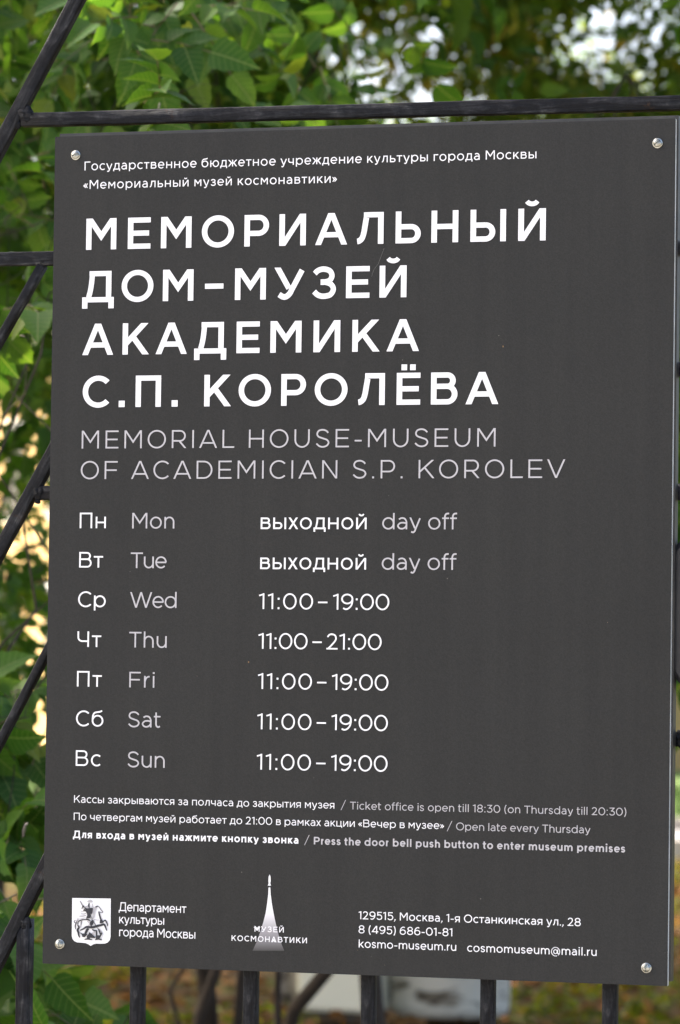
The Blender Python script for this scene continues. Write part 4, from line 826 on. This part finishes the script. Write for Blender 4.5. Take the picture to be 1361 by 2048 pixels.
def weld(x, z, r, y=GY-.0015, sx=1.0):
    """lumpy painted-over weld bead"""
    V = []; F = []; n, m = 14, 8
    for j in range(m+1):
        ph = math.pi*j/m
        for i in range(n):
            th = 2*math.pi*i/n; k = 1+.16*math.sin(3*th+j)+.12*random.uniform(-1, 1)
            V.append((x+r*sx*k*math.sin(ph)*math.cos(th), y+.0035+r*.45*k*math.cos(ph), z+r*k*math.sin(ph)*math.sin(th)))
    for j in range(m):
        for i in range(n): F.append((j*n+i, j*n+(i+1) % n, (j+1)*n+(i+1) % n, (j+1)*n+i))
    mesh_obj('weld_bead', V, F, M['bar'], gate, True)
bar('rail', (-0.35184, 2.04055), (0.66, 2.03627), 0.0135)
bar('rail', (-0.86, 1.90598), (0.66, 1.90044), 0.0135)
bar('slanting_bar', (-0.12551, 2.46154), (-0.52, 1.75735), 0.0138, y=0.0172)
bar('thin_slanting_bar', (-0.32868, 1.89734), (-0.52, 1.57863), 0.0082)
bar('slanting_bar', (-0.27136, 1.789), (-0.52, 1.35302), 0.0125, y=0.0174)
bar('rail', (-0.27136, 1.789), (0.66, 1.789), 0.0132)
bar('rail', (-0.33097, 1.67488), (0.66, 1.67365), 0.0132)
bar('thin_slanting_bar', (-0.23344, 1.67488), (-0.52, 1.14598), 0.0076)
bar('slanting_bar', (-0.24593, 1.44616), (-0.52, 0.9182), 0.013, y=0.0173)
bar('rail', (-0.24593, 1.44616), (0.66, 1.44616), 0.0132)
bar('post', (-0.33654, 1.26092), (-0.33659, 0.1), 0.0135, depth=0.014)
bar('picket', (-0.2186, 1.43816), (-0.2186, 0.1), 0.0134, y=0.0184)
bar('picket', (-0.10349, 1.43816), (-0.10349, 0.1), 0.0134, y=0.0184)
bar('picket', (0.01413, 1.43816), (0.01413, 0.1), 0.0134, y=0.0184)
bar('picket', (0.13087, 1.43816), (0.13087, 0.1), 0.0134, y=0.0184)
bar('picket', (0.24851, 1.43816), (0.24851, 0.1), 0.0134, y=0.0184)
bar('rail', (-0.86, 0.135), (0.66, 0.135), 0.016, depth=0.014, y=0.0165)
bar('stile', (-0.528, 0.1), (-0.528, 2.42), 0.016, depth=0.016, y=0.016)
bar('gate_post', (-0.87, 0.02), (-0.87, 2.35), 0.045, depth=0.045, y=0.01)
bar('gate_post', (0.67, 0.02), (0.67, 2.35), 0.045, depth=0.045, y=0.01)
weld(-0.34772, 2.04593, 0.0085, sx=1.1)
weld(-0.35704, 2.03637, 0.005, sx=1.0)
weld(-0.32794, 1.90027, 0.005, sx=1.3)
weld(-0.32784, 1.67514, 0.0075, sx=0.9)
weld(-0.32875, 1.66685, 0.003, sx=1)
weld(-0.33543, 1.25709, 0.0065, sx=1.2)
weld(-0.33943, 1.24632, 0.004, sx=1)
weld(0.31019, 1.67435, 0.008, sx=0.8)
weld(0.31239, 1.44639, 0.008, sx=0.8)
LOCK = (0.30608, 1.49293, 1.63502)

# lock case with rounded ends on the latch side
def lock():
    x0, z0, z1 = LOCK; w = .085; r = .022; pts = []
    for cx, cz, a0 in ((x0+w-r, z0+r, -90), (x0+w-r, z1-r, 0), (x0+r, z1-r, 90), (x0+r, z0+r, 180)):
        for k in range(7):
            a = math.radians(a0+15*k); pts.append((cx+r*math.cos(a), cz+r*math.sin(a)))
    n = len(pts); V = []; F = []
    for y, s in ((.010, .94), (.012, 1), (.040, 1)):
        for (a, b_) in pts:
            cx, cz = x0+w/2, (z0+z1)/2; V.append((cx+(a-cx)*s, y, cz+(b_-cz)*s))
    F.append(tuple(range(n)))
    for q in (0, 1):
        for k in range(n): F.append((q*n+k, (q+1)*n+k, (q+1)*n+(k+1) % n, q*n+(k+1) % n))
    F.append(tuple(range(2*n, 3*n))[::-1])
    o = mesh_obj('lock_case', V, F, simple('lock_black', (.014, .014, .016), .35, 0, noise=30, mottle=(.022, .022, .024), bump=.2), gate, False)
lock()

# ------------------------------------------------------------------ planting behind the gate
# slender many-stemmed tree whose leafy boughs hang behind the gate
stem_base = (-1.35, 5.0, 0)
tree('many_stemmed_tree', 'dark leafy tree with several slender dark stems rising behind the sign', 'tree', stem_base, (-2.032, 5.000, 2.958), .030,
     [((-1.963, 4.400, 2.820), (.55, .9, .45)), ((-1.741, 4.800, 2.917), (.45, .9, .40)), ((-2.148, 4.200, 2.376), (.38, .8, .50)), ((-2.192, 4.600, 2.089), (.22, .6, .26)),
      ((-2.446, 4.600, 1.706), (.30, .7, .35)), ((-1.671, 5.200, 2.872), (.12, .5, .30)), ((-1.897, 4.500, 3.482), (1.1, 1.6, .5)), ((-0.767, 4.200, 2.699), (.16, .5, .22)), ((-0.530, 4.200, 2.246), (.22, .6, .45)), ((-0.505, 4.200, 1.705), (.18, .5, .28)),
      ((-1.116, 4.500, 3.437), (.8, 1.4, .45)), ((-1.706, 5.000, 2.337), (.45, .7, .5)), ((-2.391, 5.200, 1.745), (.10, .3, .22))],
     5300, .064, M['leaf_mid'], 'ovate', 'low', extra_trunks=(((-1.956, 5.200, 0.407), (-1.964, 5.200, 1.322), .017), ((-2.217, 6.000, 0.309), (-1.972, 5.400, 3.041), .026),
     ((-1.865, 5.400, 0.390), (-1.873, 5.400, 1.320), .010), ((-1.929, 5.600, 0.555), (-1.652, 5.600, 1.321), .020), ((-1.973, 5.000, 0.427), (-1.978, 5.000, 1.099), .006), ((-2.143, 5.900, 0.323), (-2.160, 5.900, 1.308), .016)))
# young ash-leaved shrub close behind the gate, leaflets nearly in focus
tree('leafy_shrub', 'light green shrub of pointed leaflets hanging above the top rail', 'shrub', (-1.25, 1.7, 0), (-1.05, 1.6, 2.1), .009,
     [((-1.085, 2.200, 2.500), (.17, .3, .10)), ((-0.895, 1.900, 2.343), (.10, .2, .06)), ((-0.904, 2.400, 2.540), (.20, .3, .09)), ((-0.907, 2.800, 2.553), (.10, .2, .09)), ((-1.311, 2.400, 2.474), (.10, .2, .13)),
      ((-1.177, 2.000, 2.185), (.13, .25, .14)), ((-0.940, 1.500, 2.000), (.06, .12, .06)), ((-1.493, 2.200, 2.475), (.25, .4, .28)), ((-0.953, 2.200, 2.704), (.45, .4, .12))],
     165, .058, M['leaf_near'], 'toothed', None, rach=.11, pairs=2, fixed=(((-0.492, 1.000, 2.225), (.014, .02, .008), 3), ((-0.681, 1.300, 2.243), (.03, .03, .01), 3), ((-0.875, 1.700, 2.418), (.05, .05, .03), 6), ((-0.848, 1.800, 2.443), (.04, .05, .03), 5), ((-0.723, 2.100, 2.463), (.06, .06, .035), 8),
       ((-0.852, 2.300, 2.429), (.04, .06, .03), 4), ((-0.906, 1.400, 1.998), (.02, .03, .02), 3), ((-0.823, 2.000, 2.481), (.04, .05, .02), 4)), twigs=True, up=.45, face=.55, droop=.35)
tree('low_sapling', 'low green sapling with toothed leaflets below the left corner of the sign', 'sapling', (-1.02, 1.3, 0), (-.95, 1.25, 1.0), .010,
     [((-0.952, 1.500, 1.433), (.035, .12, .03)), ((-0.909, 1.400, 1.301), (.035, .1, .03)), ((-0.853, 1.200, 1.193), (.06, .1, .06)), ((-1.085, 1.900, 1.027), (.075, .10, .05)), ((-0.998, 1.900, 1.015), (.08, .10, .04)),
      ((-0.761, 1.100, 0.995), (.15, .15, .05)), ((-1.062, 1.500, 1.391), (.08, .15, .08)), ((-0.971, 1.600, 1.467), (.03, .1, .03)), ((-0.604, 1.050, 1.092), (.012, .04, .012))],
     135, .064, M['leaf_near'], 'toothed', None, rach=.10, pairs=2, twigs=True, up=.3, face=.8, droop=.8)

# broad tree in the middle distance, beginning to turn
tree('turning_tree', 'tree with yellowing leaves further back, sky showing through its crown', 'tree', (-2.423, 14.000, -0.035), (-3.044, 14.000, 3.846), .10,
     [((-3.355, 13.000, 4.155), (.8, 1.2, .55)), ((-2.743, 13.000, 3.859), (.45, 1.0, .7)), ((-4.001, 13.000, 4.328), (.55, 1.2, .5)), ((-2.477, 13.000, 2.867), (.42, 1.0, .9)), ((-3.697, 13.000, 5.028), (1.6, 1.8, .5)), ((-2.258, 12.500, 2.017), (.40, .8, .5))],
     9800, .080, M['leaf_far'], 'ovate', 'low', parts=200)
tree('shade_tree', 'unseen broad-leaved tree added outside the left edge so its crown shades the gate', 'tree', (-6.5, 4.0, 0), (-6.2, 4.2, 4.5), .20,  # out-of-view tree added to keep the sun off the gate and near shrubs
     [((-5.6, 3.5, 5.2), (2.2, 3.0, 1.3)), ((-7.5, 7.0, 5.5), (2.6, 3.0, 1.6)), ((-5.2, 7.5, 6.6), (2.2, 3.0, 1.0)), ((-4.5, 1.0, 5.0), (1.8, 2.0, 1.0))],
     5200, .17, M['leaf_mid'], 'ovate', 'low', parts=0, rach=.30)
tree('shade_tree', 'unseen dark tree added on the left to shade the ground between the gate and the lawn', 'tree', (-11.0, 15.0, 0), (-10.8, 15.0, 5.5), .24,  # another unseen tree, added to shade the littered ground
     [((-9.8, 14, 6.4), (2.6, 3.5, 1.6)), ((-11.5, 18, 6.4), (3.0, 3.5, 1.8)), ((-8.0, 11.5, 6.2), (2.2, 2.5, 1.1)), ((-6.5, 17, 7.5), (3.0, 4.5, 1.2))],
     4800, .19, M['leaf_mid'], 'ovate', 'low', parts=0, rach=.36)
tree('leafy_bush', 'bush of dark leaves with gaps full of warm light beside the left slanting bars', 'bush', (-3.595, 8.000, 0.030), (-3.621, 8.000, 1.559), .03,
     [((-3.629, 8.000, 2.052), (.42, .6, .42)), ((-3.811, 8.500, 2.753), (.40, .6, .45)), ((-3.988, 9.000, 3.342), (.5, .8, .5)), ((-3.638, 8.000, 1.574), (.30, .4, .16)), ((-4.255, 8.000, 2.178), (.5, .8, 1.0)), ((-3.351, 9.000, 3.556), (.6, .8, .45))],
     1250, .068, M['leaf_mid'], 'ovate', 'low', parts=200)
# sunlit planting beyond the lawn
for i, (px, Y, hz, r, mt, lab) in enumerate([((-17.89, 52, 0.0), 52, 13, 3.6, 'leaf_far', 'tall light green park tree hidden mostly by the sign'), ((-9.62, 46, 0.0), 46, 10, 3.0, 'leaf_far', 'yellow-green park tree at the right edge'), ((-12.11, 51, 0.0), 51, 11.5, 3.2, 'leaf_far', 'tall park tree below the bright gap at the upper right'), ((-16.36, 60, 0.0), 60, 12, 3.4, 'leaf_far', 'far park tree under the bright gap in the sky'), ((-6.13, 24, 0.0), 24, 5.6, 0.9, 'leaf_gold', 'orange-brown turning tree seen above the top rail'), ((-19.98, 40, 0.0), 40, 4.2, 1.7, 'leaf_gold', 'golden bush beyond the left edge of the gate'), ((-26.42, 50, 0.0), 50, 13, 3.6, 'leaf_far', 'outermost light green park tree on the left'), ((-7.8, 52, 0.0), 52, 12, 3.4, 'leaf_far', 'park tree beyond the right edge of the gate')]):
    tree('park_tree', lab, 'tree', px, (px[0]+.2, px[1], px[2]+hz*.7), .16,
         [((px[0]+dx*r, px[1]+dy*r, hz*.62+dz*r*.6), (r*.62, r*.62, r*.5)) for dx, dy, dz in ((0, 0, .6), (-.75, -.2, 0), (.75, -.3, 0), (-.2, -.6, -.8), (.3, .5, -.2), (0, 0, 1.4))],
         2600, .17, M[mt], 'ovate', 'low', parts=0, rach=.30, pairs=1, group='trees beyond the lawn')

# birch stem, cream cabinet and white barrel standing on the leaf litter
def birch_material():
    m, n, out = material('birch_bark'); p = node(n, 'ShaderNodeBsdfPrincipled', i_Roughness=.7); tc = node(n, 'ShaderNodeTexCoord')
    mp = node(n, 'ShaderNodeMapping'); mp.inputs['Scale'].default_value = (9, 9, 16); n.links.new(tc.outputs['Object'], mp.inputs['Vector'])
    a = node(n, 'ShaderNodeTexNoise', i_Scale=1.0, i_Detail=7.0, i_Roughness=.6); n.links.new(mp.outputs[0], a.inputs['Vector'])
    r = ramp(n, [(.36, (.03, .024, .02)), (.43, (.16, .15, .145)), (.55, (.42, .42, .41)), (.8, (.52, .52, .50))]); n.links.new(a.outputs[0], r.inputs[0]); n.links.new(r.outputs[0], p.inputs['Base Color'])
    n.links.new(p.outputs[0], out.inputs[0]); return m
BB = (-4.488, 13.400, -0.008)
bt = tree('birch_tree', 'slim pale grey birch with dark knots left of the cream cabinet', 'tree', (BB[0], BB[1], 0), (BB[0]+.05, BB[1]+.1, 5.0), .062,
     [((BB[0]+.2, BB[1]+.3, 4.9), (.9, .9, .7)), ((BB[0]-.5, BB[1]+.2, 4.3), (.5, .6, .35))], 500, .06, M['leaf_mid'], 'ovate', 'low', parts=0, bark=birch_material())
CB = (-4.183, 13.100, 0.016)
def cabinet():
    x, y = CB[0], CB[1]; c = empty('utility_cabinet', (x, y, 0), 'cream metal cabinet standing on the leaf litter beside the white barrel', 'cabinet')
    mt = simple('cream_enamel', (.78, .74, .58), .6, 0, noise=3, mottle=(.82, .78, .62), bump=.1); dk = simple('cabinet_plinth', (.06, .05, .04), .8, 0, noise=9, mottle=(.10, .08, .05))
    b = MB(); b.box(x-.165, x+.165, y, y+.30, .045, 1.15); b.build('body', mt, c)
    b = MB(); b.box(x-.150, x+.150, y-.016, y-.002, .06, 1.13); b.build('door', mt, c)
    b = MB(); b.box(x-.150, x+.150, y+.02, y+.28, 0, .043); b.build('plinth', dk, c)
    b = MB(); b.box(x-.185, x+.185, y-.03, y+.32, 1.152, 1.185); b.build('lid', mt, c)
    b = MB(); b.tube([(x+.12, y-.03, .55), (x+.12, y-.045, .58), (x+.12, y-.045, .68), (x+.12, y-.03, .71)], .008, 8); b.build('handle', dk, c, True)
cabinet()
BRL = (-3.784, 13.250, 0.024)
def barrel():
    x, y, R = BRL[0], BRL[1]+.25, .265; c = empty('steel_barrel', (x, y, 0), 'white painted barrel with dark stains standing on the ground beyond the gate', 'barrel')
    m, n, out = material('stained_white_enamel'); p = node(n, 'ShaderNodeBsdfPrincipled', i_Roughness=.7); p.inputs['Specular IOR Level'].default_value = .15; tc = node(n, 'ShaderNodeTexCoord')
    mp = node(n, 'ShaderNodeMapping'); mp.inputs['Scale'].default_value = (3.4, 3.4, 11); mp.inputs['Location'].default_value = (2.2, .7, .1); n.links.new(tc.outputs['Object'], mp.inputs['Vector'])
    a = node(n, 'ShaderNodeTexNoise', i_Scale=1.0, i_Detail=6.0, i_Roughness=.55, i_Distortion=.8); n.links.new(mp.outputs[0], a.inputs['Vector'])
    r = ramp(n, [(.30, (.035, .022, .014)), (.36, (.22, .18, .13)), (.42, (.74, .67, .55)), (.75, (.84, .77, .64))]); n.links.new(a.outputs[0], r.inputs[0]); n.links.new(r.outputs[0], p.inputs['Base Color'])
    n.links.new(p.outputs[0], out.inputs[0])
    prof = [(R*.90, .0), (R*.97, .012), (R, .05), (R, .27), (R*1.03, .285), (R*1.03, .305), (R, .32), (R, .58), (R*1.03, .595), (R*1.03, .615), (R, .63), (R, .86), (R*1.02, .88), (R*.98, .885)]
    N = 40; V = []; F = []
    for r_, z in prof: V += [(x+r_*math.cos(2*math.pi*k/N), y+r_*math.sin(2*math.pi*k/N), z+.02) for k in range(N)]
    for q in range(len(prof)-1):
        for k in range(N): F.append((q*N+k, q*N+(k+1) % N, (q+1)*N+(k+1) % N, (q+1)*N+k))
    mesh_obj('drum', V, F, m, c, True)
    V = [(x+R*.96*math.cos(2*math.pi*k/N), y+R*.96*math.sin(2*math.pi*k/N), .892) for k in range(N)]; mesh_obj('lid', V, [tuple(range(N))], m, c)
barrel()
# pale dry leaf caught on the sapling
def scatter(name, n, xr, yr, size, mat, kind, up, zr=.0, clump=None, label=None, cat=None):
    x = rng.uniform(*xr, n); y = yr[0]+(yr[1]-yr[0])*rng.random(n)
    if clump is not None:
        f = np.sin(x*1.7+y*.9)+np.sin(y*1.3-x*2.3)+np.sin(x*3.9+1)*.6; k = f > clump; x, y = x[k], y[k]; n = len(x)
    pos = np.stack([x, y, .004+zr*rng.random(n)**1.5], 1)
    d = rng.normal(size=(n, 3))*[1, 1, .3*up]; nm = rng.normal(size=(n, 3))*up+[0, 0, 1]
    root = bpy.data.objects.new(name, None)
    class P: location = (0, 0, 0)
    fr = frames(pos, d, nm, size*(.6+.8*rng.random(n)))
    V, F = TPL[kind]
    tmp = empty(name, (0, 0, 0)); o = joined_leaves(name, fr, kind, mat, tmp); o.parent = None; bpy.data.objects.remove(tmp); o.name = name
    o['kind'] = 'stuff'; tag(o, label, cat); return o
scatter('leaf_litter', 15000, (-9, 2.5), (9, 28), .085, M['dry'], 'low', .55, .03, label='brown fallen leaves strewn over the bare soil behind the gate', cat='leaves')
scatter('ground_cover', 42000, (-9, 2.5), (9, 28), .055, M['weed'], 'narrow', 1.1, .06, -.1, 'low green weeds growing in patches through the fallen leaves', 'weeds')
scatter('near_litter', 2500, (-5, 3), (.3, 9), .08, M['dry'], 'low', .5, .03, label='brown fallen leaves lying close behind the gate', cat='leaves')
# lawn blades
def blades():
    n = 16000; x = rng.uniform(-22, 2, n); y = rng.uniform(35.8, 50, n); h = rng.uniform(.05, .13, n); a = rng.uniform(0, math.pi, n); w = .02
    P = np.zeros((n, 3, 3)); P[:, 0] = np.stack([x-w*np.cos(a), y-w*np.sin(a), 0*x], 1); P[:, 1] = np.stack([x+w*np.cos(a), y+w*np.sin(a), 0*x], 1)
    P[:, 2] = np.stack([x+rng.normal(size=n)*.03, y+rng.normal(size=n)*.03, h], 1)
    m = bpy.data.meshes.new('lawn_blades'); m.from_pydata(P.reshape(-1, 3).tolist(), [], [(3*i, 3*i+1, 3*i+2) for i in range(n)]); m.materials.append(lawn_mat)
    tag(link(bpy.data.objects.new('lawn_blades', m)), 'short bright grass of the sunlit lawn beyond the path', 'grass', kind='stuff')
blades()
# plastered house beyond the park trees
def house():
    c = empty('plastered_house', (-26, 66, 0), 'warm ochre plastered house glimpsed through the leaves beyond the lawn', 'house')
    wall = simple('ochre_plaster', (.52, .31, .11), .85, 0, noise=.6, mottle=(.60, .39, .16)); wh = simple('white_frame', (.7, .7, .68), .5); gl = simple('window_glass', (.03, .035, .04), .08)
    roofm = simple('roof_tin', (.12, .07, .055), .5, 0, noise=1, mottle=(.16, .09, .07))
    yaw = math.radians(-52); cy, sy = math.cos(yaw), math.sin(yaw)
    def tr(mb): mb.V = [(-26+(a*cy-b*sy), 66+(a*sy+b*cy), z) for a, b, z in mb.V]; return mb
    b = MB(); b.box(-12, 12, 0, 9, 0, 7.2); tr(b).build('wall', wall, c)
    b = MB(); b.V = [(-12.5, -.5, 7.2), (12.5, -.5, 7.2), (12.5, 9.5, 7.2), (-12.5, 9.5, 7.2), (-9, 4.5, 10), (9, 4.5, 10)]; b.F = [(0, 1, 5, 4), (1, 2, 5), (2, 3, 4, 5), (3, 0, 4), (0, 3, 2, 1)]; tr(b).build('roof', roofm, c)
    for fz in (1.2, 4.4):
        for i in range(8):
            x = -10.2+i*2.9
            b = MB(); b.box(x-.62, x+.62, -.06, -.003, fz-.1, fz+1.9); f = tr(b).build('window_frame', wh, c)
            for s in (-1, 1):
                b = MB(); b.box(x+s*.29-.25, x+s*.29+.25, -.075, -.063, fz, fz+1.8); tr(b).build('pane', gl, f)
house()
